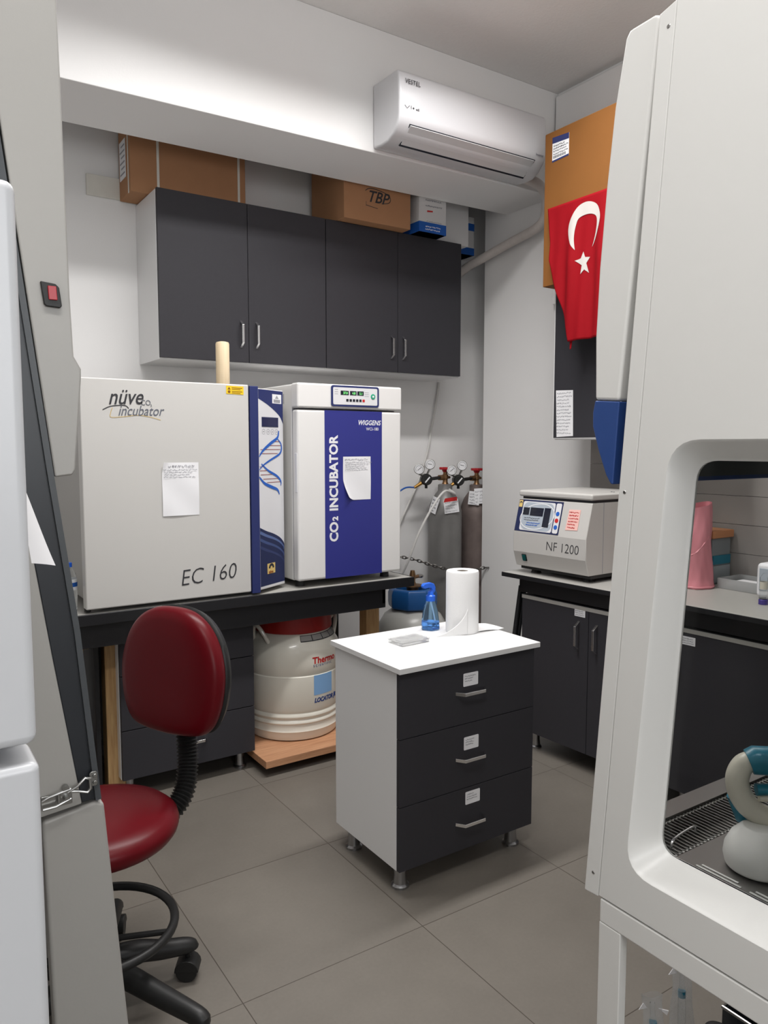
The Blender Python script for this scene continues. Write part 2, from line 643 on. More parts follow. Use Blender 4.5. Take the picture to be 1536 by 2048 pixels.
# ------------------------------------------------------------------ wall cabinets on the back wall
def wall_cabinet(x0, x1, xm, hx, label):
    t = thing('wall_cabinet', label, 'cabinet', ((x0 + x1) / 2, 3.85, 1.918), 'wall cabinets over the incubators')
    body = MB().box((x0, 3.680, 1.918), (x1, YB - 0.002, 2.709))
    obj('body', body, WLAM, t, bevel=0.001)
    fr = front(3.661)
    for (a, c, h) in ((x0, xm, hx[0]), (xm, x1, hx[1])):
        d = obj('door', MB().box((a + 0.0015, 3.661, 1.926), (c - 0.0015, 3.679, 2.712)), ANTH, t, bevel=0.0008)
        handle('handle', fr, h, 2.066, 0.135, 0.03, True, d)
    return t


wall_cabinet(1.153, 2.059, 1.610, (1.568, 1.652), 'anthracite two-door wall cabinet under the strapped brown carton')
wall_cabinet(2.061, 2.995, 2.530, (2.485, 2.566), 'anthracite two-door wall cabinet under the blue and white cartons')

# cartons on top of the cabinets
ZT = 2.714
t = thing('cardboard_box', 'long brown carton with plastic straps on the left wall cabinet', 'box', (1.36, 3.87, ZT))
obj('carton', MB().box((1.072, 3.79, ZT), (1.66, 3.985, 3.06)), CARD, t, bevel=0.004)
for x in (1.205, 1.622):
    obj('strap', MB().box((x - 0.006, 3.7875, ZT - 0.0015), (x + 0.006, 3.7895, 3.062)), PIPER, t)
b = MB().box((1.0695, 3.815, ZT - 0.002), (1.0715, 3.827, 3.06))
obj('strap', b, PIPER, t)
b = MB().box((1.069, 3.86, 2.80), (1.0715, 3.96, 2.98))
b.mi = 1
for k in range(6):
    b.box((1.0685, 3.87, 2.82 + k * 0.026), (1.069, 3.95 - 0.02 * (k % 2), 2.828 + k * 0.026))
obj('shipping_label', b, [PAPER, PGREY], t)

t = thing('cardboard_box', 'brown carton with a sketched black logo beside the white cartons', 'box', (2.35, 3.77, ZT))
obj('carton', MB().box((2.132, 3.588, ZT), (2.566, 3.95, 3.04)), CARD, t, bevel=0.004)
fr = front(3.588)
text('TBP', 0.085, fr, 2.275, 2.822, PRINT, t, shear=0.35, bold=0.0012, sx=0.95)
b = MB()
ribbon(b, fr, smooth_pts([(2.265, 2.875), (2.30, 2.892), (2.38, 2.885), (2.425, 2.865), (2.42, 2.835), (2.37, 2.822)]), 0.004, 0, 0.001)
ribbon(b, fr, [(2.27, 2.80), (2.345, 2.792)], 0.003, 0, 0.001)
ribbon(b, fr, [(2.27, 2.82), (2.27, 2.795)], 0.002, 0, 0.001)
obj('printed_mark', b, PRINT, t, recalc=False)

t = thing('carton', 'white carton with a blue band along its bottom on the cabinet', 'box', (2.71, 3.74, ZT))
obj('box_body', MB().box((2.617, 3.576, ZT), (2.809, 3.86, 3.05)), BOXW, t, bevel=0.002)
b = MB().box((2.6162, 3.5752, ZT), (2.8098, 3.8608, ZT + 0.056))
obj('blue_band', b, BOXBLUE, t, label='blue printed band')
fr = front(3.5755)
b = MB()
for k in range(2):
    scribble(b, fr, 2.66, 2.855 + 0.03 * k, 2.77, 2.872 + 0.03 * k, 1, 0.004, 0.0005, 7 + k, 0.05)
obj('lettering', b, PGREY, t, recalc=False)
b = MB()
scribble(b, fr, 2.665, 2.772, 2.775, 2.782, 1, 0.003, 0.0005, 12, 0.05)
obj('lettering', b, PGREY, t, recalc=False)
obj('red_lettering', plate(MB(), fr, [(2.672, 2.826), (2.712, 2.83), (2.712, 2.838), (2.672, 2.835)], 0, 0.0006), REDTXT, t)
b = MB()
scribble(b, fr, 2.66, 2.725, 2.77, 2.755, 2, 0.003, 0.0008, 3, 0.2)
obj('white_lettering', b, WTXT, t, recalc=False)

t = thing('carton', 'plain white carton at the right end of the cabinet tops', 'box', (2.94, 3.76, ZT))
obj('box_body', MB().box((2.83, 3.69, ZT), (3.072, 3.83, 3.04)), BOXW, t, bevel=0.002)
fr = front(3.69)
b = MB()
for k in range(6):
    plate(b, fr, [(2.838, 2.76 + k * 0.032), (2.845, 2.76 + k * 0.032), (2.845, 2.78 + k * 0.032), (2.838, 2.78 + k * 0.032)], 0, 0.0005)
obj('side_lettering', b, PRINT, t)

t = thing('carton', 'blue and white carton behind the plain white carton', 'box', (3.0, 3.92, ZT))
obj('box_body', MB().box((2.80, 3.842, ZT), (3.245, 3.99, 2.95)), BOXW, t, bevel=0.002)
for z0, z1 in ((ZT, ZT + 0.045), (2.865, 2.91)):
    obj('blue_band', MB().box((2.799, 3.841, z0), (3.246, 3.991, z1)), BOXBLUE, t, label='blue printed band')

# white cleat board on the back wall
o = obj('wall_batten', MB().box((0.915, 3.982, 2.722), (1.45, 3.999, 2.822)), PIPER, bevel=0.002)
tag(o, 'short whitewashed board on the wall behind the strapped carton', 'board')

# ------------------------------------------------------------------ air conditioner on the beam
t = thing('air_conditioner', 'white split air conditioner mounted on the ceiling beam', 'air conditioner', (2.5, 3.05, 2.9))
prof = [(3.157, 2.908), (3.09, 2.900), (3.03, 2.902), (2.985, 2.925), (2.955, 2.957), (2.941, 2.978), (2.936, 3.0), (2.937, 3.10), (2.942, 3.176), (2.951, 3.190), (2.965, 3.196), (3.157, 3.198)]
obj('housing', MB().prism([(2.036, y, z) for y, z in prof], (0.926, 0, 0)), ACW, t, bevel=0.012, seg=3)
# air flap on the slanted underside
fl = Fr((2.105, 3.035, 2.8985), (1, 0, 0), (0, -0.075, 0.058))
ln = math.hypot(0.085, 0.065)
obj('air_outlet', plate(MB(), fl, [(-0.004, 0.0), (0.786, 0.0), (0.786, 0.111), (-0.004, 0.111)], -0.004, 0.0035), DISP, t, label='dark air outlet slot')
obj('air_flap', plate(MB(), fl, [(0.0, 0.010), (0.782, 0.010), (0.782, 0.108), (0.0, 0.108)], 0.0, 0.007), ACG, t, bevel=0.002)
fr = front(2.9355)
text('VESTEL', 0.028, fr, 2.068, 3.135, PRINT, t, bold=0.0002, sx=0.9, spacing=1.08)
b = MB()
ribbon(b, fr, [(2.065, 3.038), (2.078, 3.026), (2.092, 3.040)], 0.0022, 0, 0.001)
ribbon(b, fr, [(2.101, 3.042), (2.101, 3.026)], 0.0022, 0, 0.001)
plate(b, fr, [(2.114, 3.028), (2.119, 3.033), (2.114, 3.038), (2.109, 3.033)], 0, 0.001)
obj('panel_symbols', b, PRINT, t)
text('wifi', 0.017, fr, 2.127, 3.026, PRINT, t, sx=0.8, name='panel_symbols')
text('Inverter', 0.017, fr, 2.885, 2.985, GREYTXT, t)
# pipe
o = obj('refrigerant_pipe', MB().tube(smooth_pts([(2.90, 3.09, 2.935), (2.98, 3.088, 2.925), (3.08, 3.10, 2.915), (3.15, 3.125, 2.88), (3.19, 3.16, 2.815), (3.205, 3.20, 2.765), (3.21, 3.28, 2.738), (3.212, 3.46, 2.712), (3.212, 3.70, 2.672), (3.212, 3.86, 2.645), (3.212, 3.995, 2.60)], 8), 0.027, 14), INSUL)
tag(o, 'wrapped beige refrigerant pipe curving down from the air conditioner', 'pipe')

# ------------------------------------------------------------------ right wall: cabinet, carton, flag
t = thing('wall_cabinet', 'anthracite wall cabinet below the orange carton and the flag', 'cabinet', (3.1, 2.4, 1.535))
obj('body', MB().box((2.969, 1.98, 1.535), (XR - 0.036, 2.848, 2.30)), WLAM, t, bevel=0.001)
fr = left(2.951)
for y0, y1 in ((2.847, 2.415), (2.413, 1.98)):
    b = MB().box((2.953, y1, 1.54), (2.969, y0, 2.30))
    d = obj('door', b, WLAM, t)
    obj('door_panel', MB().box((2.951, y1 + 0.003, 1.545), (2.953, y0 - 0.006, 2.298)), ANTH, d, label='anthracite door face')
    handle('handle', fr, -(2.455 if y0 > 2.6 else 2.37), 1.66, 0.135, 0.03, True, d)
o = MB()
nf = left(2.9505)
plate(o, nf, [(-2.827, 1.789), (-2.711, 1.784), (-2.708, 1.67), (-2.705, 1.553), (-2.817, 1.549)], 0, 0.001)
o.mi = 1
scribble(o, nf, -2.820, 1.562, -2.715, 1.782, 13, 0.0025, 0.0015, 21)
tag(obj('paper_note', o, [PAPER, PGREY], recalc=False), 'tall handwritten note stuck on the cabinet below the flag', 'paper')

t = thing('cardboard_box', 'large flat orange-brown carton standing on the right wall cabinet', 'box', (3.0, 2.45, 2.302))
obj('carton', MB().box((2.852, 2.02, 2.302), (3.12, 2.838, 3.045)), CARD2, t, bevel=0.004)
fr = left(2.852)
b = MB()
plate(b, fr, [(-2.787, 2.896), (-2.679, 2.900), (-2.679, 3.006), (-2.787, 3.014)], 0, 0.001)
lab = obj('shipping_label', b, PAPER, t)
b = MB()
plate(b, fr, [(-2.787, 2.985), (-2.679, 2.979), (-2.679, 3.006), (-2.787, 3.014)], 0.001, 0.0016)
obj('label_band', b, NAVY, lab)
obj('label_band', plate(MB(), fr, [(-2.787, 2.896), (-2.679, 2.900), (-2.679, 2.908), (-2.787, 2.904)], 0.001, 0.0016), NAVY, lab)
b = MB()
scribble(b, fr, -2.782, 2.927, -2.69, 2.978, 4, 0.0025, 0.0016, 5)
for k in range(14):
    plate(b, fr, [(-2.78 + k * 0.006, 2.912), (-2.777 + k * 0.006, 2.912), (-2.777 + k * 0.006, 2.924), (-2.78 + k * 0.006, 2.924)], 0.001, 0.0016)
obj('label_print', b, PRINT, lab, recalc=False)


def flag_x(y, z):
    d = (2.79 - y)
    hang = max(0.0, min(1.0, (2.67 - z) / 0.3))
    w = 0.010 * math.sin(d * 34 + z * 2.0) + 0.006 * math.sin(d * 71 - z * 3)
    return 2.832 + w * hang - 0.012 * hang - (0.012 * max(0, 2.3 - z))


def flag_edge(z):
    pts = [(2.672, 2.792), (2.60, 2.779), (2.50, 2.765), (2.42, 2.768), (2.32, 2.742), (2.19, 2.692), (2.06, 2.640), (1.985, 2.620)]
    for i in range(len(pts) - 1):
        if pts[i][0] >= z >= pts[i + 1][0]:
            f = (pts[i][0] - z) / (pts[i][0] - pts[i + 1][0])
            return pts[i][1] + f * (pts[i + 1][1] - pts[i][1])
    return pts[-1][1] if z < 2 else pts[0][1]


t = thing('flag', 'red Turkish flag with white crescent hanging in front of the orange carton', 'flag', (2.83, 2.5, 1.98))


def fl_pt(u, v):
    z = 2.672 - v * (0.668 - 0.012 * u)
    y0 = flag_edge(z)
    y1 = 2.20
    y = y0 + (y1 - y0) * u
    return (flag_x(y, z), y, z)


b = MB().grid(fl_pt, 90, 60)
b.prism([(2.826, 2.626, 2.03), (2.824, 2.606, 2.02), (2.822, 2.612, 1.972), (2.823, 2.621, 1.968)], (0.002, 0, 0))
obj('cloth', b, FLAGR, t, recalc=False, solid=0.0012, angle=80)


def flag_patch(outline, name):
    bm = bmesh.new()
    vs = [bm.verts.new((p[0], p[1], 0)) for p in outline]
    es = [bm.edges.new((vs[i], vs[(i + 1) % len(vs)])) for i in range(len(vs))]
    bmesh.ops.triangle_fill(bm, edges=es, use_beauty=True)
    for _ in range(3):
        bmesh.ops.subdivide_edges(bm, edges=[e for e in bm.edges if e.calc_length() > 0.012], cuts=1)
        bmesh.ops.triangulate(bm, faces=bm.faces[:])
    for v in bm.verts:
        y, z = v.co.x, v.co.y
        v.co = (flag_x(y, z) - 0.0028, y, z)
    return obj(name, bm, FLAGW, t, label='white ' + name, angle=80)


cr_out = smooth_pts([(2.594, 2.430), (2.622, 2.465), (2.644, 2.52), (2.640, 2.565), (2.612, 2.612), (2.578, 2.638), (2.528, 2.641), (2.480, 2.618), (2.455, 2.575), (2.452, 2.535), (2.468, 2.485), (2.502, 2.427)], 5)
cr_in = smooth_pts([(2.502, 2.427), (2.478, 2.495), (2.473, 2.545), (2.490, 2.572), (2.532, 2.584), (2.580, 2.578), (2.596, 2.545), (2.602, 2.49), (2.594, 2.430)], 5)
flag_patch([(p.x, p.y) for p in cr_out] + [(p.x, p.y) for p in cr_in[1:-1]], 'crescent')
flag_patch([(2.545, 2.415), (2.534, 2.387), (2.511, 2.384), (2.527, 2.358), (2.515, 2.312), (2.536, 2.330), (2.558, 2.312), (2.551, 2.352), (2.592, 2.380), (2.560, 2.386)], 'star')

# ------------------------------------------------------------------ incubator bench (left)
t = thing('lab_bench', 'black-edged lab bench carrying the two incubators', 'bench', (1.25, 3.5, 0))
obj('worktop', MB().box((0.15, 3.104, 0.806), (2.236, 3.97, 0.842)), BTOP, t, bevel=0.003)
obj('edge_band', MB().box((0.15, 3.092, 0.796), (2.242, 3.104, 0.8425)).box((2.236, 3.104, 0.796), (2.242, 3.97, 0.8425)), EDGE, t, bevel=0.003)
obj('apron', MB().box((0.2, 3.12, 0.70), (2.085, 3.14, 0.806)).box((0.2, 3.86, 0.72), (2.085, 3.88, 0.806)).box((2.065, 3.12, 0.72), (2.085, 3.88, 0.806)), EDGE, t, bevel=0.002)
obj('black_panel', MB().box((0.715, 3.25, 0), (0.735, 3.95, 0.70)), EDGE, t, bevel=0.003, label='black upright panel')  # plain black panel filling the gap left of the wooden leg
obj('black_panel', MB().box((1.965, 3.50, 0), (2.035, 3.56, 0.70)), EDGE, t, bevel=0.003, label='black steel leg')
for x0, x1, y0 in ((0.760, 0.832, 3.26), (2.085, 2.165, 3.30)):
    obj('wooden_leg', MB().box((x0, y0, 0), (x1, y0 + 0.07, 0.80)), WOOD, t, bevel=0.003, label='unpainted wooden support post')
b = MB().box((0.655, 3.30, 0), (0.685, 3.37, 0.655)).box((0.60, 3.29, 0.655), (0.708, 3.38, 0.707))
o = obj('wooden_stand', b, WOOD, bevel=0.003)
tag(o, 'pale wooden post with a block on top under the bench left of the leg', 'stand')

# drawer cabinet under the bench
t = thing('drawer_cabinet', 'anthracite three-drawer cabinet under the bench behind the red chair', 'cabinet', (1.1, 3.4, 0))
obj('body', MB().box((0.806, 3.219, 0.09), (1.407, 3.70, 0.695)), ANTH, t, bevel=0.001)
b = MB().box((0.803, 3.219, 0.09), (0.8055, 3.70, 0.695))
obj('side_edge', b, WLAM, t)
fr = front(3.2)
for z0, z1, in ((0.09, 0.302), (0.306, 0.538), (0.542, 0.695)):
    d = obj('drawer', MB().box((0.806, 3.2, z0), (1.407, 3.218, z1)), ANTH, t, bevel=0.001)
    handle('handle', fr, 1.112, (z0 + z1) / 2 + 0.005 if z1 < .5 else z1 - 0.06, 0.135, 0.03, False, d)
for x in (0.85, 1.36):
    for y in (3.27, 3.65):
        foot(x, y, 0, 0.09, t)

# ------------------------------------------------------------------ EC160 incubator
t = thing('incubator', 'large grey incubator with a plain door and a navy control column', 'incubator', (1.1, 3.45, 0.842))
obj('cabinet', MB().box((0.685, 3.165, 0.872), (1.50, 3.80, 1.745)), GREYP, t, bevel=0.006)
obj('door', MB().box((0.660, 3.10, 0.858), (1.358, 3.155, 1.766)), ECW, t, bevel=0.006, seg=3)
obj('hinge', MB().tube([(0.672, 3.135, 0.846), (0.672, 3.135, 0.859)], 0.013, 12), BLACKP, t)
for x in (0.73, 1.45):
    for y in (3.22, 3.74):
        obj('foot', MB().lathe([(0.022, 0), (0.018, 0.032)], (x, y, 0.842), 16), BLACKP, t)
col = MB().prism([(1.362, 3.098, 0.850), (1.402, 3.098, 0.850), (1.402, 3.16, 0.850), (1.362, 3.16, 0.850)], (0, 0, 0.912))
obj('column_edge', col, NAVY, t, bevel=0.003)
pd = Vector((0.866, 0.5, 0))
p0 = Vector((1.402, 3.101, 0.862))
p1 = p0 + pd * 0.1916
colb = MB().prism([p0, p1, (p1.x, 3.40, 0.862), (1.402, 3.40, 0.862)], (0, 0, 0.892))
obj('control_column', colb, WHITE, t, bevel=0.001)
cf = Fr(p0, pd, (0, 0, 1))
PW, PH = 0.1916, 0.892


def cv(u, f):
    return (u * PW, (1 - f) * PH)


obj('panel_face', plate(MB(), cf, [cv(0.0, 0.995), cv(0.985, 0.995), cv(0.985, 0.004), cv(0.0, 0.004)], 0, 0.001), PANELW, t)
top_curve = smooth_pts([cv(0, .05), cv(.3, .072), (cv(.6, .10)), cv(.85, .132), cv(.985, .168)], 5)
b = plate(MB(), cf, [tuple(p) for p in top_curve] + [cv(.985, .004), cv(0, .004)], 0.001, 0.0016)
obj('navy_field', b, NAVY, t)
bot = [(0, .687), (.25, .708), (.55, .728), (.8, .752), (.95, .778), (.985, .792)]
b = plate(MB(), cf, [tuple(p) for p in smooth_pts([cv(*q) for q in bot], 5)] + [cv(.985, .985), cv(0, .985)], 0.001, 0.0016)
obj('navy_field', b, NAVYD, t)
for k, (off, m_) in enumerate(((.024, STRIPE1), (.060, STRIPE2), (.098, STRIPE3))):
    pts = smooth_pts([cv(min(q[0], .955), q[1] + off) for q in bot], 5)
    b = MB()
    ribbon(b, cf, [tuple(p) for p in pts], [0.014 * (1 - 0.65 * i / len(pts)) for i in range(len(pts))], 0, 0.0019)
    obj('navy_stripe', b, m_, t, recalc=False)
obj('display', plate(MB(), cf, [cv(.12, .139), cv(.78, .139), cv(.78, .187), cv(.12, .187)], 0.001, 0.0025), NAVYD, t)
b = MB()
plate(b, cf, [cv(.15, .143), cv(.75, .143), cv(.75, .183), cv(.15, .183)], 0.0025, 0.003)
obj('display_window', b, mat('lcd_blue', (0.018, 0.02, 0.07), 0.15), t)
for u in (.19, .37, .54, .71):
    c = cv(u, .211)
    b = MB()
    ring = [(c[0] + 0.0115 * math.cos(2 * PI * i / 20), c[1] + 0.0115 * math.sin(2 * PI * i / 20)) for i in range(21)]
    ribbon(b, cf, ring, 0.0016, 0, 0.0016)
    ribbon(b, cf, [(c[0] - 0.005, c[1]), (c[0] + 0.005, c[1])], 0.003, 0, 0.0016)
    obj('button', b, PGREY, t, recalc=False)
# helix
strandA = smooth_pts([cv(.80, .205), cv(.74, .24), cv(.45, .27), cv(.15, .305), cv(.0, .335)], 6)
strandB = smooth_pts([cv(.74, .245), cv(.88, .27), cv(.90, .30), cv(.80, .325), cv(.45, .352), cv(.15, .378), cv(.0, .40)], 6)
strandC = smooth_pts([cv(.08, .37), cv(.35, .405), cv(.70, .435), cv(.86, .462), cv(.86, .485)], 6)
strandD = smooth_pts([cv(.0, .435), cv(.2, .468), cv(.5, .49), cv(.72, .505), cv(.80, .53)], 6)
for st, wd in ((strandA, .013), (strandB, .009), (strandC, .010), (strandD, .013)):
    n_ = len(st)
    b = MB()
    ribbon(b, cf, [tuple(p) for p in st], [wd * (0.35 + 0.75 * math.sin(PI * min(1, (i + 1) / n_))) for i in range(n_)], 0, 0.0024)
    obj('helix_strand', b, HELIX, t, recalc=False)
b = MB()
for f, ua, ub in ((.26, .6, .82), (.28, .35, .88), (.30, .05, .86), (.32, .02, .75), (.385, .02, .2), (.405, .02, .36), (.425, .05, .55), (.447, .15, .78), (.465, .3, .85)):
    ribbon(b, cf, [cv(ua, f), cv(ub, f)], 0.0025, 0, 0.0019)
obj('helix_rungs', b, RUNG, t, recalc=False)
# small white label and gold badge
b = plate(MB(), cf, [cv(.55, .022), cv(.92, .022), cv(.92, .068), cv(.55, .068)], 0.0016, 0.0022)
b.mi = 1
plate(b, cf, [cv(.60, .048), cv(.87, .048), cv(.87, .064), cv(.60, .064)], 0.0022, 0.0024)
plate(b, cf, [cv(.66, .044), cv(.735, .027), cv(.81, .044)], 0.0022, 0.0024)
obj('rating_label', b, [PAPER, PGREY], t)
b = plate(MB(), cf, [cv(.27, .876), cv(.58, .876), cv(.58, .928), cv(.27, .928)], 0.0016, 0.003)
bd = obj('badge', b, [mat('badge_gold', (0.75, 0.55, 0.2), 0.4)], t)
cc = cv(.425, .902)
arch = [(cc[0] + 0.015 * math.cos(PI * i / 12), cc[1] + 0.001 + 0.016 * math.sin(PI * i / 12)) for i in range(13)]
b = MB()
ribbon(b, cf, arch, 0.012, 0, 0.0034)
obj('badge_arch', b, PRINT, bd, recalc=False)
text('nüve', 0.018, cf, cc[0] - 0.021, cv(.3, .926)[1], mat('badge_brown', (0.3, 0.1, 0.02), 0.5), bd, n=0.0032, bold=0.001)
# door graphics
df = front(3.0995)
lg = Fr((0.758, 3.0995, 1.628), (1, 0, 0.03), (0, 0, 1))
text('nüve', 0.088, df, 0.766, 1.665, PRINT, t, n=0.0006, shear=0.35, bold=0.0006, rot=0.03, sx=0.80)
text('CO', 0.030, df, 0.892, 1.665, GREYTXT, t, n=0.0006, rot=0.0, sx=0.9)
text('2', 0.013, df, 0.931, 1.660, GREYTXT, t, n=0.0006)
text('incubator', 0.058, df, 0.802, 1.622, GREYTXT, t, n=0.0006, shear=0.35, rot=0.015, sx=0.80)
b = MB()
ribbon(b, df, [tuple(p) for p in smooth_pts([(0.745, 1.643), (0.775, 1.657), (0.815, 1.662), (0.835, 1.660), (0.845, 1.650)], 6)], 0.0035, 0, 0.0006)
obj('logo_stroke', b, PRINT, t, recalc=False)
b = MB()
ribbon(b, df, [tuple(p) for p in smooth_pts([(0.782, 1.652), (0.775, 1.632), (0.776, 1.615), (0.82, 1.617), (0.88, 1.624), (0.93, 1.618), (0.972, 1.607)], 6)], 0.0022, 0, 0.0006)
obj('logo_stroke', b, OCHRE, t, recalc=False, label='ochre underline of the logo')
text('EC 160', 0.098, df, 1.036, 0.917, PRINT, t, n=0.0006, shear=0.22, rot=0.05, bold=-0.0012, sx=0.86)
b = plate(MB(), df, [(1.255, 1.724), (1.334, 1.722), (1.334, 1.757), (1.255, 1.758)], 0, 0.0008)
wl = obj('warning_label', b, YELLOW, t)
b = MB()
plate(b, df, [(1.261, 1.742), (1.268, 1.754), (1.275, 1.742)], 0.0008, 0.0011)
plate(b, df, circ(1.268, 1.733, 0.006), 0.0008, 0.0011)
for k in range(4):
    ribbon(b, df, [(1.28, 1.750 - k * 0.0062 - (0.003 if k > 1 else 0)), (1.328 - 0.008 * (k % 2), 1.749 - k * 0.0062 - (0.003 if k > 1 else 0))], 0.0028, 0, 0.0011)
obj('label_print', b, mat('label_brown', (0.22, 0.09, 0.0), 0.6), wl, recalc=False)


def curled_sheet(fr, u0, v0, u1, v1, curl, name, label, rows, seed, extra=None):
    """a taped sheet: mostly flat, one corner lifting"""
    b = MB()

    def f(a, c):
        u = u0 + (u1 - u0) * a
        v = v0 + (v1 - v0) * c
        n = 0.001
        if curl == 'bl':
            d = max(0, 0.28 - a * 0.8 - c * 0.6)
            n += d * d * 0.35
            u += d * 0.06
            v += d * 0.06
        elif curl == 'tl':
            d = max(0, 0.2 - a - (1 - c))
            n += d * 0.03
            u += d * 0.03
        n += 0.0012 * math.sin(a * 5 + c * 7) + 0.0012
        return fr.p(u, v, n)
    b.grid(f, 16, 20)
    b.mi = 1
    for (uu0, vv0, uu1, vv1, r_, w_) in rows:
        scribble(b, fr, uu0, vv0, uu1, vv1, r_, w_, 0.0042, seed)
        seed += 1
    o = obj(name, b, [PAPER, PGREY], recalc=False, angle=80)
    tag(o, label, 'paper')
    return o


curled_sheet(df, 0.971, 1.214, 1.126, 1.434, 'tl', 'paper_note', 'handwritten sheet taped to the plain grey incubator door',
             [(0.998, 1.41, 1.11, 1.43, 1, 0.0022), (0.975, 1.37, 1.11, 1.41, 4, 0.0018)], 31)
# wooden roller standing on top
o = obj('wooden_roller', MB().lathe([(0.028, 0), (0.030, 0.003), (0.030, 0.205), (0.027, 0.213), (0.015, 0.216)], (1.302, 3.25, 1.746), 24), DOWEL)
tag(o, 'pale round wooden rod standing upright on the grey incubator', 'wooden rod')

# ------------------------------------------------------------------ WCI-180 incubator
t = thing('incubator', 'white incubator with a broad blue stripe and digital display', 'incubator', (1.89, 3.45, 0.842))
X0, X1 = 1.603, 2.180
obj('cabinet', MB().box((X0 + 0.004, 3.185, 0.872), (X1 - 0.004, 3.80, 1.787)), WHITE, t, bevel=0.008)
obj('control_head', MB().box((X0, 3.117, 1.676), (X1, 3.186, 1.790)), WHITE, t, bevel=0.010, seg=3)
dr = obj('door', MB().box((X0, 3.122, 0.876), (X1, 3.178, 1.669)), WHITE, t, bevel=0.012, seg=3)
obj('door_gasket', MB().box((X0 + 0.006, 3.178, 0.88), (X1 - 0.006, 3.186, 1.676)), PGREY, t)
obj('grip_slot', MB().box((X0 - 0.0015, 3.128, 1.29), (X0 + 0.002, 3.150, 1.47)), PANELW, dr, bevel=0.0015)
wf = front(3.1215)
obj('blue_stripe', plate(MB(), wf, [(1.744, 0.877), (2.063, 0.877), (2.063, 1.668), (1.744, 1.668)], 0, 0.001), WBLUE, dr, label='broad blue door stripe')
text('CO', 0.062, wf, 1.812, 1.050, WTXT, dr, n=0.0014, rot=PI / 2, bold=0.0022)
text('2', 0.040, wf, 1.812, 1.150, WTXT, dr, n=0.0014, rot=PI / 2, bold=0.0018)
text('INCUBATOR', 0.062, wf, 1.812, 1.196, WTXT, dr, n=0.0014, rot=PI / 2, bold=0.0022, sx=1.0, spacing=1.0)
text('WIGGENS', 0.032, wf, 1.925, 1.603, WTXT, dr, n=0.0014, shear=0.25, bold=0.0007, sx=0.86, spacing=1.05)
text('WCI-180', 0.021, wf, 1.972, 1.577, WTXT, dr, n=0.0014, sx=0.85, spacing=1.05)
hf = front(3.1165)
cp = obj('control_panel', plate(MB(), hf, rrect(1.776, 1.687, 2.041, 1.785, 0.012), 0, 0.004), NAVY, t, bevel=0.001)
obj('panel_plate', plate(MB(), hf, rrect(1.786, 1.696, 2.031, 1.776, 0.006), 0.004, 0.0048), PANELW, cp)
b = MB()
for u, w_ in ((1.826, .044), (1.877, .036), (1.917, .036)):
    plate(b, hf, [(u, 1.741), (u + w_, 1.741), (u + w_, 1.761), (u, 1.761)], 0.0048, 0.0056)
obj('display', b, DISP, cp)
for u, s_ in ((1.839, '37.0'), (1.889, '4.8'), (1.929, '5.1')):
    text(s_, 0.016, hf, u, 1.745, DGREEN, cp, n=0.006, sx=0.9, name='digits')
b = MB()
for k in range(5):
    plate(b, hf, rrect(1.856 + k * 0.018, 1.711, 1.869 + k * 0.018, 1.723, 0.002, 2), 0.0048, 0.0058)
obj('keys', b, DISP, cp)
obj('red_key', plate(MB(), hf, rrect(1.946, 1.711, 1.959, 1.723, 0.002, 2), 0.0048, 0.0058), REDTXT, cp)
obj('power_button', MB().lathe([(0.013, 0), (0.012, 0.002)], (0, 0, 0), 20, hf.M(2.006, 1.738, 0.0048)), GREENB, cp)
obj('power_button_ring', MB().lathe([(0.006, 0), (0.005, 0.003)], (0, 0, 0), 16, hf.M(2.006, 1.738, 0.0048)), WTXT, cp)
b = MB()
for k in range(3):
    ribbon(b, hf, [(1.794, 1.765 - k * 0.010), (1.812, 1.765 - k * 0.010)], 0.002, 0, 0.0052)
obj('panel_print', b, PGREY, cp, recalc=False)
b = MB()
for k in range(3):
    ribbon(b, hf, [(1.958, 1.756 - k * 0.009), (1.982, 1.756 - k * 0.009)], 0.0016, 0, 0.0052)
obj('panel_print', b, PGREY, cp, recalc=False)
sf = left(X0 + 0.0035)
b = MB()
for k in range(5):
    plate(b, sf, [(-3.34 + k * 0.018, 1.70), (-3.334 + k * 0.018, 1.70), (-3.334 + k * 0.018, 1.745), (-3.34 + k * 0.018, 1.745)], 0, 0.001)
obj('side_vents', b, PGREY, t)
for x in (1.65, 2.13):
    for y in (3.20, 3.74):
        obj('foot', MB().lathe([(0.024, 0), (0.02, 0.032)], (x, y, 0.842), 16), BLACKP, t)
curled_sheet(wf, 1.842, 1.245, 1.997, 1.452, 'bl', 'paper_note', 'handwritten sheet with a curling corner on the blue door stripe',
             [(1.85, 1.43, 1.985, 1.447, 1, 0.0022), (1.848, 1.385, 1.985, 1.43, 5, 0.0018)], 51)

# water bottle between hood and incubator
t = thing('water_bottle', 'small clear water bottle with blue cap left of the grey incubator', 'bottle', (0.615, 3.22, 0.8425))
bc = (0.622, 3.22, 0.843)
obj('bottle_body', MB().lathe([(0.026, 0), (0.030, 0.006), (0.029, 0.03), (0.031, 0.05), (0.031, 0.125), (0.026, 0.15), (0.013, 0.172), (0.012, 0.182)], bc, 24), CLEAR, t)
obj('bottle_label', MB().lathe([(0.0315, 0.085), (0.0315, 0.128)], bc, 24, caps=False), [WTXT], t)
obj('label_band', MB().lathe([(0.032, 0.098), (0.032, 0.115)], bc, 24, caps=False), BOXBLUE, t)
obj('cap', MB().lathe([(0.0145, 0.176), (0.0145, 0.192), (0.012, 0.194)], bc, 20), BLUEP, t)

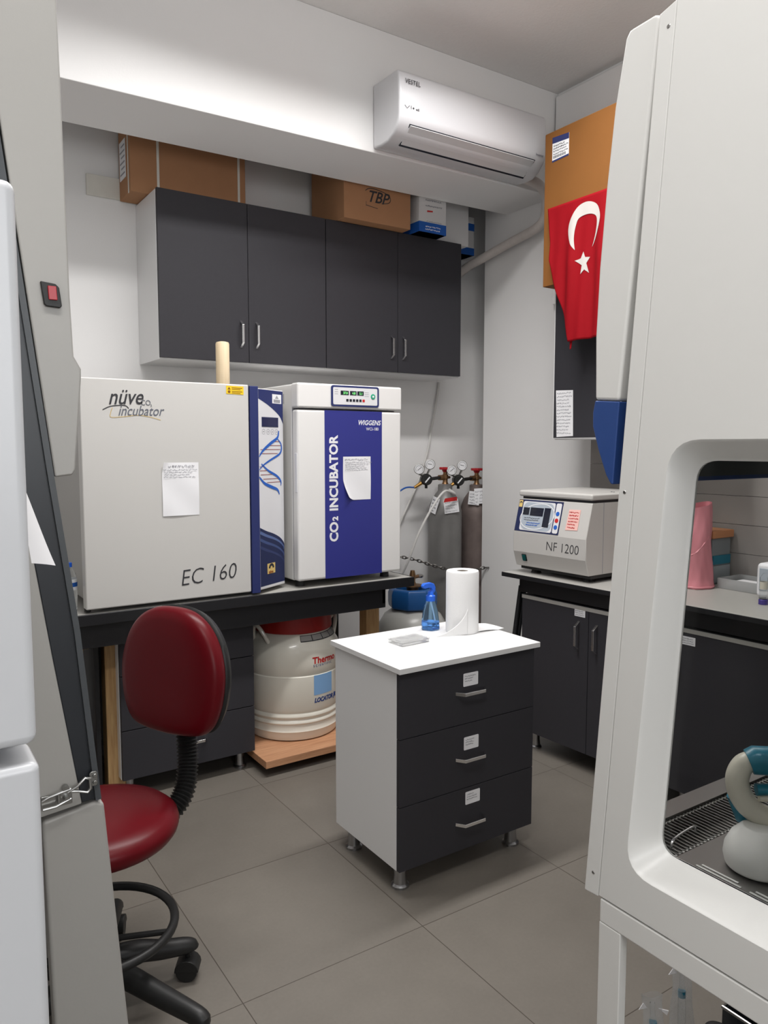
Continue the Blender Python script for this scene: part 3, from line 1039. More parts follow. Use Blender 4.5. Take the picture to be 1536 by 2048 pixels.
# ------------------------------------------------------------------ cryo tank on its dolly
DT = 0.078
t = thing('wooden_dolly', 'low wooden dolly board on castors under the cream cryo tank', 'dolly', (1.72, 3.4, 0))
obj('board', MB().box((1.405, 3.075, 0.044), (2.03, 3.72, DT)), PLY, t, bevel=0.002)
for x in (1.50, 1.95):
    for y in (3.18, 3.63):
        obj('castor', MB().tube([(x - 0.012, y, 0.022), (x + 0.012, y, 0.022)], 0.022, 14).box((x - 0.015, y - 0.012, 0.03), (x + 0.015, y + 0.012, 0.044)), BLACKP, t)
tc_ = (1.717, 3.42)
t = thing('cryo_tank', 'cream liquid nitrogen tank with a dark red lid under the bench', 'tank', (*tc_, DT))
R_ = 0.236
prof = [(0.200, 0), (0.222, 0.006), (0.231, 0.03), (0.233, 0.045), (0.236, 0.05), (0.232, 0.058), (0.232, 0.085), (0.237, 0.091), (0.237, 0.097), (0.230, 0.107), (0.232, 0.116), (0.237, 0.122), (0.237, 0.128), (0.230, 0.140), (0.236, 0.155), (0.236, 0.318), (0.233, 0.322), (0.2335, 0.328), (0.236, 0.332), (0.236, 0.425), (0.230, 0.450), (0.212, 0.480), (0.190, 0.512), (0.180, 0.525)]
obj('vessel', MB().lathe(prof, (*tc_, DT), 72), CREAM, t)
obj('lid', MB().lathe([(0.196, 0.520), (0.199, 0.524), (0.194, 0.628), (0.188, 0.634), (0.12, 0.634)], (*tc_, DT), 64), DRED, t, label='dark red lid')


def arc_handle(a0, a1):
    pts = []
    for i in range(15):
        f = i / 14
        a = math.radians(a0 + (a1 - a0) * f)
        h = math.sin(PI * f)
        r = 0.208 + 0.022 * h
        pts.append((tc_[0] + r * math.cos(a), tc_[1] + r * math.sin(a), DT + 0.475 + 0.085 * h))
    return obj('handle', MB().tube(pts, 0.010, 10), CREAM, t)


arc_handle(-150, -182)
arc_handle(10, -25)


def on_tank(bm, ang0, z0, r):
    for v in bm.verts:
        a = ang0 + v.co.x / r
        rr = r + 0.0008 + v.co.z
        v.co = (tc_[0] + rr * math.cos(a), tc_[1] + rr * math.sin(a), z0 + v.co.y)


def tank_text(s_, size, ang, z, m_, **kw):
    bm = text_bm(s_, size, **kw)
    on_tank(bm, ang, z, R_)
    return obj('lettering', bm, m_, t, recalc=False)


A0 = math.radians(-93)
tank_text('Thermo', 0.045, A0, DT + 0.378, REDTXT, bold=0.0012)
tank_text('SCIENTIFIC', 0.016, A0 + 0.02, DT + 0.362, DBTXT, spacing=1.5)
bm = bmesh.new()
bmesh.ops.create_grid(bm, x_segments=12, y_segments=2, size=0.5)
bmesh.ops.scale(bm, vec=(0.115, 0.098, 1), verts=bm.verts[:])
bmesh.ops.translate(bm, vec=(0.057, 0.049, 0), verts=bm.verts[:])
on_tank(bm, A0 + 0.03, DT + 0.222, R_)
obj('blue_square', bm, LBLUE, t, recalc=False, label='light blue square print')
tank_text('LOCATOR JR', 0.030, A0 + 0.035, DT + 0.186, DBTXT, shear=0.25, bold=0.0014, sx=0.85)
# warning labels round the shoulder
b = MB()
for k in range(5):
    for (mi, e, dn, z0_, z1_) in ((0, 0.0, 0.0015, 0.4825, 0.511), (1, 0.012, 0.0022, 0.486, 0.508)):
        b.mi = mi

        def f(a, c, k=k, e=e, dn=dn, z0_=z0_, z1_=z1_):
            an = math.radians(-106 + k * 17) + math.radians(17) * a
            if e:
                an = math.radians(-106 + k * 17) + e + (math.radians(17) - 2 * e) * a
            z = z0_ + (z1_ - z0_) * c
            r = 0.212 + (0.190 - 0.212) * (z - 0.480) / 0.032 + dn
            return (tc_[0] + r * math.cos(an), tc_[1] + r * math.sin(an), DT + z + dn * 0.6)
        b.grid(f, 6, 2)
obj('warning_labels', b, [PRINT, mat('label_dim_grey', (0.30, 0.29, 0.28), 0.6)], t, recalc=False)
o = obj('carton', MB().box((1.66, 3.26, DT + 0.6345), (1.90, 3.48, DT + 0.693)), mat('grey_carton', (0.45, 0.43, 0.40), 0.6), bevel=0.002)
tag(o, 'small flat grey carton lying on the red tank lid', 'box')

# ------------------------------------------------------------------ LPG style bottle with blue collar
gx, gy = 2.56, 3.55
t = thing('gas_bottle', 'squat grey gas bottle with a blue collar right of the bench', 'gas bottle', (gx, gy, 0))
obj('tank_body', MB().lathe([(0.15, 0), (0.17, 0.02), (0.195, 0.05), (0.205, 0.10), (0.205, 0.42), (0.195, 0.48), (0.165, 0.53), (0.12, 0.562), (0.06, 0.575)], (gx, gy, 0), 48), LPGG, t)
b = MB().lathe([(0.118, 0.568), (0.142, 0.575), (0.146, 0.60), (0.146, 0.655), (0.136, 0.682), (0.118, 0.690), (0.104, 0.682), (0.10, 0.64), (0.10, 0.575)], (gx, gy, 0), 8)
obj('collar', b, LPGB, t, bevel=0.008, seg=3, label='blue octagonal collar')
b = MB().lathe([(0.10, 0.60), (0.02, 0.605)], (gx, gy, 0), 8)
obj('collar_floor', b, LPGB, t)
b = MB().lathe([(0.035, 0.60), (0.035, 0.69), (0.06, 0.694), (0.06, 0.70), (0.022, 0.704), (0.016, 0.72), (0.018, 0.76), (0.012, 0.785)], (gx, gy, 0), 16)
b.tube([(gx - 0.05, gy - 0.02, 0.745), (gx + 0.055, gy + 0.01, 0.745)], 0.010, 10)
b.tube([(gx - 0.05, gy - 0.02, 0.745), (gx - 0.058, gy - 0.022, 0.745)], 0.018, 8)
obj('valve', b, BRASS, t)
obj('valve_knob', MB().lathe([(0.016, 0), (0.022, 0.006), (0.022, 0.014), (0.014, 0.02)], (gx + 0.06, gy + 0.012, 0.735), 10), STEEL, t)

# ------------------------------------------------------------------ tall gas cylinders
def gas_cylinder(cx, cy, m_, label, reg_dx, reg_dy, top):
    t = thing('gas_cylinder', label, 'gas cylinder', (cx, cy, 0), 'tall gas cylinders in the corner')
    s = top - 1.245
    obj('shell', MB().lathe([(0.095, 0), (0.107, 0.015), (0.109, 0.04), (0.109, 1.04 + s), (0.107, 1.075 + s), (0.098, 1.115 + s), (0.082, 1.155 + s), (0.062, 1.185 + s), (0.050, 1.20 + s), (0.046, 1.206 + s), (0.046, 1.242 + s), (0.038, 1.247 + s)], (cx, cy, 0), 48), m_, t)
    zv = 1.247 + s
    v = obj('valve', MB().lathe([(0.022, 0), (0.016, 0.012), (0.016, 0.03), (0.02, 0.034), (0.02, 0.058), (0.014, 0.064), (0.013, 0.085)], (cx, cy, zv), 16)
            .tube([(cx - 0.055, cy - 0.01, zv + 0.042), (cx + 0.042, cy + 0.008, zv + 0.042)], 0.009, 10)
            .tube([(cx - 0.056, cy - 0.010, zv + 0.042), (cx - 0.026, cy - 0.005, zv + 0.042)], 0.019, 6), BRASS, t)
    b = MB()
    pr = []
    for i in range(48):
        a = 2 * PI * i / 48
        r = 0.036 + 0.005 * math.cos(6 * a)
        pr.append((cx + r * math.cos(a), cy + r * math.sin(a), zv + 0.092))
    b.prism(pr, (0, 0, 0.016))
    b.lathe([(0.016, 0.076), (0.024, 0.094)], (cx, cy, zv), 14)
    obj('handwheel', b, REDP, v, bevel=0.003, label='red handwheel')
    rx, ry, rz = cx + reg_dx, cy + reg_dy, zv + 0.035
    ax = Vector((-0.45, -0.89, 0)).normalized()          # dial direction
    R0 = Vector((rx, ry, rz))
    r = obj('regulator', MB().tube([R0 - ax * 0.03, R0 + ax * 0.02], 0.036, 20).tube([R0 + ax * 0.02, R0 + ax * 0.05], 0.030, 12)
            .tube([R0, (cx - 0.05, cy - 0.01, zv + 0.042)], 0.011, 10).tube([R0 - Vector((0, 0, 0.03)), R0 - Vector((0, 0, 0.055))], 0.009, 8), BLACKP, t)
    side = Vector((0.89, -0.45, 0))
    obj('regulator_knob_mark', MB().box((-0.004, -0.022, 0), (0.004, 0.022, 0.001), Fr(R0 + ax * 0.0505, side, (0, 0, 1)).M() @ Matrix.Rotation(-0.7, 4, 'Z')), WTXT, r)
    obj('outlet', MB().tube([R0 - side * 0.02 - Vector((0, 0, 0.015)), R0 - side * 0.075 - Vector((0, 0, 0.05))], [0.013, 0.009], 10), mat('bright_brass', (0.5, 0.28, 0.08), 0.35, 0.9), r)
    for du, dv in ((-0.048, 0.045), (0.02, 0.075)):
        c = R0 + side * du + Vector((0, 0, dv + 0.02)) + ax * 0.012
        gf = Fr(c, side, (0, 0, 1))
        g = obj('gauge', MB().lathe([(0.031, -0.012), (0.033, 0.004), (0.033, 0.010), (0.029, 0.011)], (0, 0, 0), 28, gf.M()).tube([c - Vector((0, 0, 0.03)), R0 + Vector((0, 0, 0.02))], 0.007, 8), STEEL, r)
        obj('dial', MB().lathe([(0.029, 0.0112), (0.001, 0.0114)], (0, 0, 0), 28, gf.M()), WTXT, g)
        b = MB()
        ribbon(b, gf, [(-0.010, -0.008), (0.014, 0.012)] if du < 0 else [(0.012, -0.002), (-0.014, 0.004)], 0.003, 0, 0.012)
        arc = [(0.022 * math.cos(math.radians(a)), 0.022 * math.sin(math.radians(a))) for a in range(-40, 221, 20)]
        ribbon(b, gf, arc, 0.0016, 0, 0.0118)
        obj('needle', b, PRINT, g, recalc=False)
    return t, R0, zv


cy1 = 3.865
t1, Ra, zv1 = gas_cylinder(3.043, cy1, GCYL, 'grey gas cylinder, left of the pair chained in the corner', -0.19, -0.05, 1.258)
t2, Rb, zv2 = gas_cylinder(3.318, 3.878, RCYL, 'brownish worn gas cylinder, right of the pair beside the wall edge', -0.205, -0.06, 1.247)


def cyl_tag(t, cx, cy, ang, z, w, h, tilt, extra=None, seed=1):
    a = math.radians(ang)
    n = Vector((math.cos(a), math.sin(a), 0))
    ex = Vector((-math.sin(a), math.cos(a), 0))
    f0 = Fr(Vector((cx, cy, z)) + n * 0.112, ex, (0, 0, 1))
    ex2 = ex * math.cos(tilt) + Vector((0, 0, 1)) * math.sin(tilt)
    ey2 = Vector((0, 0, 1)) * math.cos(tilt) - ex * math.sin(tilt)
    f = Fr(f0.p(0, 0, 0.003), ex2, ey2 + n * 0.0)
    b = plate(MB(), f, [(-w / 2, -h / 2), (w / 2, -h / 2), (w / 2, h / 2), (-w / 2, h / 2)], 0, 0.001)
    b.mi = 1
    scribble(b, f, -w / 2 + 0.006, -h / 2 + 0.004, w / 2 - 0.006, h / 2 - 0.008, 4, 0.002, 0.0016, seed)
    if extra:
        b.mi = 2
        plate(b, f, [(-w / 2, h / 2 - 0.012), (w / 2 - 0.006, h / 2 - 0.012), (w / 2 - 0.006, h / 2 + 0.012), (-w / 2 + 0.012, h / 2 + 0.012)], 0.001, 0.0018)
    return obj('paper_tag', b, [PAPER, PGREY, REDTXT], t, recalc=False)


cyl_tag(t1, 3.043, cy1, 196, 1.13, 0.055, 0.105, -0.35, seed=3)
cyl_tag(t1, 3.043, cy1, 252, 1.125, 0.098, 0.085, 0.12, True, seed=4)
cyl_tag(t2, 3.318, 3.878, 222, 1.165, 0.072, 0.088, -0.10, seed=6)
cyl_tag(t2, 3.318, 3.878, 246, 1.180, 0.095, 0.10, 0.06, seed=8)

# hoses
def hose(label, pts, r, m_, name='gas_hose'):
    o = obj(name, MB().tube(smooth_pts(pts, 8), r, 10), m_)
    return tag(o, label, 'hose')


HW = mat('white_hose', (0.66, 0.65, 0.63), 0.4)
oa = Ra - Vector((0.89, -0.45, 0)) * 0.072 - Vector((0, 0, 0.05))
ob = Rb - Vector((0.89, -0.45, 0)) * 0.072 - Vector((0, 0, 0.05))
hose('thin blue gas hose running from the left regulator behind the incubator', [oa, (2.70, 3.83, 1.245), (2.60, 3.82, 1.19), (2.45, 3.80, 1.10)], 0.005, BOXBLUE)
hose('white gas hose dropping from the right regulator towards the squat gas bottle', [ob, ob + Vector((-0.04, -0.13, -0.03)), (2.90, 3.69, 1.225), (2.80, 3.69, 1.12), (2.71, 3.70, 0.97), (2.655, 3.72, 0.82), (2.63, 3.76, 0.72)], 0.007, HW)
hose('white tube running down the back wall from the cabinet to the left regulator', [(3.085, 3.988, 1.918), (3.06, 3.988, 1.78), (3.025, 3.988, 1.62), (2.985, 3.985, 1.45), (2.90, 3.985, 1.24), (2.80, 3.985, 1.06), (2.72, 3.985, 0.90)], 0.007, HW, 'wall_tube')

# chain
def chain(pts, label):
    P = smooth_pts([Vector(p) for p in pts], 40)
    d = [0]
    for i in range(len(P) - 1):
        d.append(d[-1] + (P[i + 1] - P[i]).length)
    n = int(d[-1] / 0.026)
    b = MB()
    for k in range(n):
        s = (k + 0.5) * d[-1] / n
        i = max(j for j in range(len(d)) if d[j] <= s)
        i = min(i, len(P) - 2)
        c = P[i].lerp(P[i + 1], (s - d[i]) / (d[i + 1] - d[i]))
        tv = (P[i + 1] - P[i]).normalized()
        up = Vector((0, 0, 1)) if abs(tv.z) < 0.8 else Vector((1, 0, 0))
        a1 = tv.cross(up).normalized()
        a2 = tv.cross(a1)
        s_ = a1 if k % 2 else a2
        ring = []
        for q in range(12):
            an = 2 * PI * q / 12
            ring.append(c + tv * (0.018 * math.cos(an)) + s_ * (0.0085 * math.sin(an)))
        b.tube(ring, 0.0035, 6, closed=True)
    o = obj('safety_chain', b, CHAINM)
    return tag(o, label, 'chain')


chain([(2.735, 3.985, 0.80), (2.80, 3.88, 0.79), (2.91, 3.755, 0.745), (3.05, 3.725, 0.715), (3.16, 3.725, 0.705), (3.24, 3.72, 0.715), (3.262, 3.69, 0.722)], 'steel chain strapping the tall gas cylinders to the wall')

# ------------------------------------------------------------------ drawer unit in the middle
t = thing('drawer_unit', 'white three-drawer unit with anthracite fronts in the middle of the floor', 'drawer unit', (1.68, 2.2, 0))
obj('body', MB().box((1.381, 2.004, 0.088), (1.985, 2.402, 0.765)), WLAM, t, bevel=0.001)
obj('top', MB().box((1.371, 1.970, 0.766), (2.000, 2.420, 0.785)), WLAM, t, bevel=0.0015)
fr = front(1.986)
for z0, z1, lx, lz, hx, hz in ((0.0885, 0.309, 1.696, 0.271, 1.687, 0.188), (0.3115, 0.540, 1.687, 0.470, 1.685, 0.420), (0.5425, 0.762, 1.682, 0.697, 1.682, 0.655)):
    d = obj('drawer', MB().box((1.382, 1.986, z0), (1.985, 2.003, z1)), ANTH, t, bevel=0.001)
    handle('handle', fr, hx, hz, 0.135, 0.03, False, d)
    b = plate(MB(), fr, rrect(lx - 0.033, lz - 0.023, lx + 0.033, lz + 0.023, 0.003, 2), 0, 0.0008)
    b.mi = 1
    scribble(b, fr, lx - 0.027, lz - 0.008, lx + 0.02, lz + 0.018, 3, 0.0016, 0.0012, int(lz * 100), 0.5)
    obj('drawer_label', b, [PAPER, PGREY], d, recalc=False)
for x in (1.428, 1.938):
    for y in (2.048, 2.352):
        foot(x, y, 0, 0.088, t, 0.025)

# items on the unit
ZU = 0.7855
rcx, rcy = 1.866, 2.258
t = thing('paper_towel_roll', 'large white paper towel roll standing on the drawer unit', 'paper towel', (rcx, rcy, ZU))
obj('roll', MB().lathe([(0.062, 0.0), (0.0635, 0.004), (0.0635, 0.232), (0.061, 0.238), (0.0235, 0.238), (0.0228, 0.236), (0.0228, 0.05)], (rcx, rcy, ZU), 48), TISSUE, t)
obj('core', MB().lathe([(0.0222, 0.04), (0.0222, 0.236), (0.0205, 0.236), (0.0205, 0.04)], (rcx, rcy, ZU), 24, caps=False), mat('core_card', (0.30, 0.26, 0.22), 0.8), t, label='brown cardboard core')
b = MB()
def sh(a, c):
    # wrapped part unrolling to the left on the table
    th = math.radians(250 - 60 * a)
    x = rcx + 0.0645 * math.cos(th) - 0.10 * a * a
    y = rcy + 0.0645 * math.sin(th) - 0.012 * a
    return (x, y, ZU + 0.002 + (0.10 * (1 - a) ** 1.6) * c)
b.grid(sh, 16, 8)
b.grid(lambda a, c: (rcx + 0.02 + 0.135 * a, rcy - 0.05 + 0.11 * c - 0.02 * a, ZU + 0.0015 + 0.004 * abs(math.sin(a * 4 + c * 2))), 14, 8)
obj('loose_sheet', b, TISSUE, t, recalc=False, solid=0.0006, angle=80)

sx, sy = 1.783, 2.352
t = thing('spray_bottle', 'clear blue spray bottle behind the paper towel roll', 'spray bottle', (sx, sy, ZU))
prof = [(0.036, 0.0), (0.040, 0.006), (0.038, 0.035), (0.032, 0.075), (0.020, 0.110), (0.0155, 0.118)]
obj('bottle_body', MB().lathe(prof, (sx, sy, ZU), 6), CLEARB, t, bevel=0.004, seg=2)
obj('liquid', MB().lathe([(0.034, 0.004), (0.037, 0.008), (0.0355, 0.03)], (sx, sy, ZU), 6), mat('blue_liquid', (0.30, 0.55, 0.95), 0.08, trans=0.85, ior=1.2), t)
obj('dip_tube', MB().tube([(sx, sy, ZU + 0.115), (sx + 0.02, sy - 0.005, ZU + 0.012)], 0.003, 8), WTXT, t)
obj('neck_collar', MB().lathe([(0.0185, 0.113), (0.0185, 0.133), (0.013, 0.137), (0.010, 0.15)], (sx, sy, ZU), 20), BLUEP, t)
hd = [(-0.042, 0.182), (-0.034, 0.190), (-0.004, 0.192), (0.012, 0.186), (0.019, 0.172), (0.018, 0.158), (0.010, 0.147), (0.0, 0.146), (-0.004, 0.156), (0.004, 0.163), (-0.002, 0.171), (-0.016, 0.172), (-0.030, 0.170), (-0.040, 0.174)]
obj('trigger_head', MB().prism([(sx + a, sy - 0.009, ZU + z - 0.006) for a, z in hd], (0, 0.018, 0)), BLUEP, t, bevel=0.003)

t = thing('well_plate', 'clear shallow lidded plastic plate on the drawer unit', 'plate', (1.597, 2.237, ZU))
M_ = Matrix.Translation((1.597, 2.237, ZU)) @ Matrix.Rotation(0.05, 4, 'Z')
PLC = mat('plate_plastic', (0.97, 0.98, 0.98), 0.08, trans=0.75, ior=1.15)
obj('plate_base', MB().box((-0.063, -0.042, 0), (0.063, 0.042, 0.010), M_), PLC, t, bevel=0.002)
obj('plate_lid', MB().box((-0.0645, -0.0435, 0.0105), (0.0645, 0.0435, 0.018), M_), PLC, t, bevel=0.002)
pf = Fr(M_ @ Vector((0, 0, 0.0183)), M_.to_3x3() @ Vector((1, 0, 0)), M_.to_3x3() @ Vector((0, 1, 0)))
b = MB()
ribbon(b, pf, [(-0.060, -0.039), (0.060, -0.039), (0.060, 0.039), (-0.060, 0.039), (-0.060, -0.039)], 0.0012, 0, 0.0003)
scribble(b, pf, -0.05, -0.015, -0.01, 0.025, 3, 0.0009, 0.0003, 77)
scribble(b, pf, 0.005, -0.01, 0.055, 0.03, 4, 0.0009, 0.0003, 78)
obj('pen_marks', b, PGREY, t, recalc=False)

# ------------------------------------------------------------------ right counter (slightly turned)
TO = Vector((2.568, 2.805, 0))
TU = Vector((0.0506, -0.9987, 0))
TV = Vector((0.9987, 0.0506, 0))
TM = Matrix((TU, TV, Vector((0, 0, 1)))).transposed().to_4x4()
TM.translation = TO


def tbox(mb, u0, v0, z0, u1, v1, z1):
    return mb.box((u0, v0, z0), (u1, v1, z1), TM)


tf = Fr(TO, TU, (0, 0, 1))      # front plane of the table, v_out = -TV
t = thing('lab_table', 'grey-topped lab table with black apron along the right wall', 'table', TO + TU * 0.8 + TV * 0.3)
obj('worktop', tbox(MB(), 0.004, 0.004, 0.862, 1.62, 0.60, 0.88), BTOP, t, bevel=0.002)
obj('edge_band', tbox(tbox(MB(), 0, 0, 0.858, 1.62, 0.004, 0.8795), -0.0, 0.0, 0.858, 0.004, 0.60, 0.8795), EDGE, t, bevel=0.002)
obj('apron', tbox(tbox(MB(), 0.07, 0.055, 0.785, 1.60, 0.075, 0.862), 0.07, 0.055, 0.785, 0.09, 0.58, 0.862), EDGE, t, bevel=0.002)
for u in (0.045, 1.57):
    b = MB()
    for off in (0.0, 0.028):
        a = TM @ Vector((u - 0.02, 0.115 + off, 0.80))
        c = TM @ Vector((u - 0.02, 0.0 + off - 0.02, 0.0))
        b.tube([a, c], 0.012, 12)
    obj('leg', b, EDGE, t)

def base_cabinet(u0, us, label, handles, lab):
    t = thing('base_cabinet', label, 'cabinet', TM @ Vector(((us[0] + us[-1]) / 2, 0.3, 0)))
    obj('body', tbox(MB(), us[0], 0.073, 0.09, us[-1], 0.52, 0.757), ANTH, t, bevel=0.001)
    obj('top_edge', tbox(MB(), us[0], 0.053, 0.757, us[-1], 0.52, 0.774), BTOP, t, label='pale top edge')
    obj('top_panel', tbox(MB(), us[0], 0.056, 0.774, us[-1], 0.52, 0.7755), ANTH, t)
    fr = Fr(TO + TV * 0.055, TU, (0, 0, 1))
    for i in range(len(us) - 1):
        d = obj('door', tbox(MB(), us[i] + 0.0015, 0.055, 0.092, us[i + 1] - 0.0015, 0.0725, 0.756), ANTH, t, bevel=0.001)
        handle('handle', fr, handles[i], 0.637, 0.135, 0.03, True, d)
    for (la, lz) in lab:
        b = plate(MB(), fr, [(la - 0.03, lz - 0.017), (la + 0.03, lz - 0.017), (la + 0.03, lz + 0.017), (la - 0.03, lz + 0.017)], 0, 0.001)
        b.mi = 1
        scribble(b, fr, la - 0.026, lz - 0.013, la + 0.024, lz + 0.014, 3, 0.0018, 0.0014, 9)
        obj('door_label', b, [PAPER, PGREY], t, recalc=False)
    for u in (us[0] + 0.05, us[-1] - 0.05):
        for v in (0.115, 0.47):
            p = TM @ Vector((u, v, 0))
            foot(p.x, p.y, 0, 0.09, t)


base_cabinet(0, (0.09, 0.497, 0.90), 'anthracite two-door base cabinet under the centrifuge table', (0.442, 0.543), [(0.447, 0.742)])
base_cabinet(0, (0.91, 1.585), 'anthracite single-door base cabinet under the counter with the pink bag', (0.945,), [(0.99, 0.725)])

# centrifuge
t = thing('centrifuge', 'grey benchtop centrifuge with a slanted control panel', 'centrifuge', TM @ Vector((0.265, 0.28, 0.88)))
ua, ub = 0.043, 0.4875
prof = [(0.060, 0.915), (0.036, 0.988), (0.036, 1.083), (0.076, 1.245), (0.56, 1.245), (0.56, 0.915)]
b = MB().prism([(ua, v, z) for v, z in prof], (ub - ua, 0, 0), TM)
obj('housing', b, NFW, t, bevel=0.004, seg=2, angle=8)
obj('lid_gap', tbox(MB(), ua + 0.012, 0.09, 1.245, ub - 0.006, 0.54, 1.257), EDGE, t)
obj('lid', tbox(MB(), ua - 0.002, 0.072, 1.2565, ub + 0.001, 0.55, 1.286), NFW, t, bevel=0.010, seg=3)
b = MB()
for k in range(2):
    p = TM @ Vector((0.42 + 0.02 * k, 0.30 - 0.01 * k, 1.286))
    b.lathe([(0.005, 0), (0.004, 0.002)], p, 10)
obj('lid_vents', b, PRINT, t)
obj('seam', tbox(MB(), ub - 0.0005, 0.155, 0.92, ub + 0.001, 0.158, 1.245), PGREY, t)
obj('chassis', tbox(MB(), ua + 0.015, 0.08, 0.899, ub - 0.005, 0.55, 0.9155), BLACKP, t)
for u in (0.12, 0.44):
    for v in (0.12, 0.50):
        p = TM @ Vector((u, v, 0.88))
        obj('foot', MB().lathe([(0.026, 0), (0.018, 0.02)], p, 16), BLACKP, t)
# slanted panel frame
q0 = TM @ Vector((ua, 0.036, 1.083))
q1 = TM @ Vector((ua, 0.076, 1.245))
nf_ = Fr(q0, TU, q1 - q0)
HP = (q1 - q0).length
cpn = obj('control_panel', plate(MB(), nf_, [(0.006, 0.006), (0.282, 0.006), (0.282, HP - 0.004), (0.006, HP - 0.004)], 0, 0.002), NAVYD, t)
obj('panel_field', plate(MB(), nf_, rrect(0.036, 0.012, 0.238, HP - 0.012, 0.01), 0.002, 0.003), PANELW, cpn)
obj('panel_oval', plate(MB(), nf_, rrect(0.041, 0.016, 0.234, HP - 0.016, 0.03), 0.003, 0.0036), PGRAY, cpn)
b = MB()
ov = [(0.137 + 0.105 * math.cos(a * PI / 20), HP / 2 + 0.062 * math.sin(a * PI / 20) + 0.012 * math.cos(a * PI / 20)) for a in range(41)]
ribbon(b, nf_, ov, 0.004, 0, 0.0042)
obj('oval_outline', b, WTXT, cpn, recalc=False)
b = MB()
for r4 in ((0.045, 0.088, 0.083, 0.124), (0.090, 0.086, 0.172, 0.126), (0.178, 0.036, 0.216, 0.128)):
    plate(b, nf_, [(r4[0], r4[1]), (r4[2], r4[1]), (r4[2], r4[3]), (r4[0], r4[3])], 0.0036, 0.005)
obj('displays', b, DISP, cpn)
b = MB()
scribble(b, nf_, 0.055, 0.06, 0.16, 0.08, 2, 0.002, 0.0046, 61)
obj('panel_print', b, PRINT, cpn, recalc=False)
b = MB()
scribble(b, nf_, 0.075, 0.036, 0.165, 0.056, 2, 0.003, 0.0046, 62)
obj('panel_symbols', b, HELIX, cpn, recalc=False)
obj('key_strip', plate(MB(), nf_, rrect(0.244, 0.012, 0.276, HP - 0.012, 0.008), 0.002, 0.003), PANELW, cpn)
for v, m_ in ((0.105, HELIX), (0.073, REDTXT), (0.041, HELIX)):
    obj('key', plate(MB(), nf_, circ(0.260, v, 0.0105), 0.003, 0.0042), m_, cpn)
bd = obj('badge', plate(MB(), nf_, [(0.009, HP - 0.042), (0.030, HP - 0.042), (0.030, HP - 0.008), (0.009, HP - 0.008)], 0.002, 0.003), MATS['badge_gold'], cpn)
b = MB()
ribbon(b, nf_, [(0.0195 + 0.006 * math.cos(PI * i / 10), HP - 0.024 + 0.008 * math.sin(PI * i / 10)) for i in range(11)], 0.005, 0, 0.0034)
obj('badge_arch', b, PRINT, bd, recalc=False)
b = plate(MB(), nf_, [(0.318, 0.034), (0.388, 0.037), (0.388, HP - 0.034), (0.322, HP - 0.036)], 0.001, 0.0018)
b.mi = 1
scribble(b, nf_, 0.326, 0.042, 0.380, HP - 0.04, 6, 0.002, 0.0024, 91)
tag(obj('sticky_note', b, [PINKN, REDTXT], recalc=False), 'pink handwritten note stuck beside the centrifuge controls', 'paper')
vf = Fr(TM @ Vector((ua, 0.036, 0)), TU, (0, 0, 1))
text('NF 1200', 0.062, vf, 0.208, 1.012, PRINT, t, n=0.0006, bold=-0.0008, sx=0.90, shear=0.08, rot=-0.01)
q0 = TM @ Vector((ua, 0.060, 0.915))
q1 = TM @ Vector((ua, 0.036, 0.988))
lf = Fr(q0, TU, q1 - q0)
sw = obj('power_switch', plate(MB(), lf, rrect(0.055, 0.030, 0.083, 0.066, 0.003, 2), 0, 0.004), BLACKP, t, bevel=0.001)
obj('switch_rocker', plate(MB(), lf, rrect(0.059, 0.034, 0.079, 0.062, 0.002, 2), 0.004, 0.007), mat('teal_rocker', (0.0, 0.10, 0.10), 0.3), sw)

# things further along the counter, seen through the hood's side window
def tl(u, v, z=0.88):
    return TM @ Vector((u, v, z))


t = thing('biohazard_bag', 'tall pink plastic bag standing on the counter behind the hood window', 'bag', tl(0.80, 0.38))
c0 = Vector((3.0, 2.01, 0.881))
b = MB()


def bagp(a, c):
    th = 2 * PI * a
    rx = 0.070 * (1 - 0.04 * c) * (1 + 0.045 * math.sin(5 * th + 6 * c) + 0.03 * math.sin(9 * th - 17 * c))
    ry = 0.060 * (1 - 0.35 * c) * (1 + 0.05 * math.sin(4 * th - 5 * c) + 0.03 * math.sin(11 * th + 13 * c))
    z = 0.365 * c
    if c < 0.06:
        rx *= 1.06
        ry *= 1.06
    return (c0.x + rx * math.cos(th) + 0.006 * math.sin(c * 9), c0.y + ry * math.sin(th), c0.z + z + 0.012 * c * math.cos(th))


b.grid(bagp, 40, 24)
obj('bag_film', b, PINK, t, recalc=False, angle=70)
obj('bag_folds', MB().tube([bagp(0.55, 0.42), bagp(0.62, 0.46), bagp(0.70, 0.55), bagp(0.78, 0.62)], 0.004, 6).tube([bagp(i / 20, 0.02) for i in range(20)], 0.005, 6, closed=True), PINK, t)

t = thing('drawer_organiser', 'small grey stacked organiser behind the pink bag', 'organiser', (3.16, 2.06, 0.88))
obj('frame', MB().box((3.09, 2.00, 0.881), (3.23, 2.14, 1.09)), mat('smoky_plastic', (0.20, 0.22, 0.23), 0.3), t, bevel=0.004)
obj('drawer_front', MB().box((3.094, 1.996, 0.89), (3.226, 2.0, 0.965)), mat('grey_drawer', (0.30, 0.33, 0.35), 0.4), t)
obj('teal_insert', MB().box((3.094, 1.996, 0.972), (3.226, 2.0, 1.012)), TEAL, t)
obj('top_tray', MB().box((3.08, 1.99, 1.09), (3.24, 2.15, 1.125)), mat('orange_tray', (0.50, 0.22, 0.10), 0.5), t, bevel=0.004)

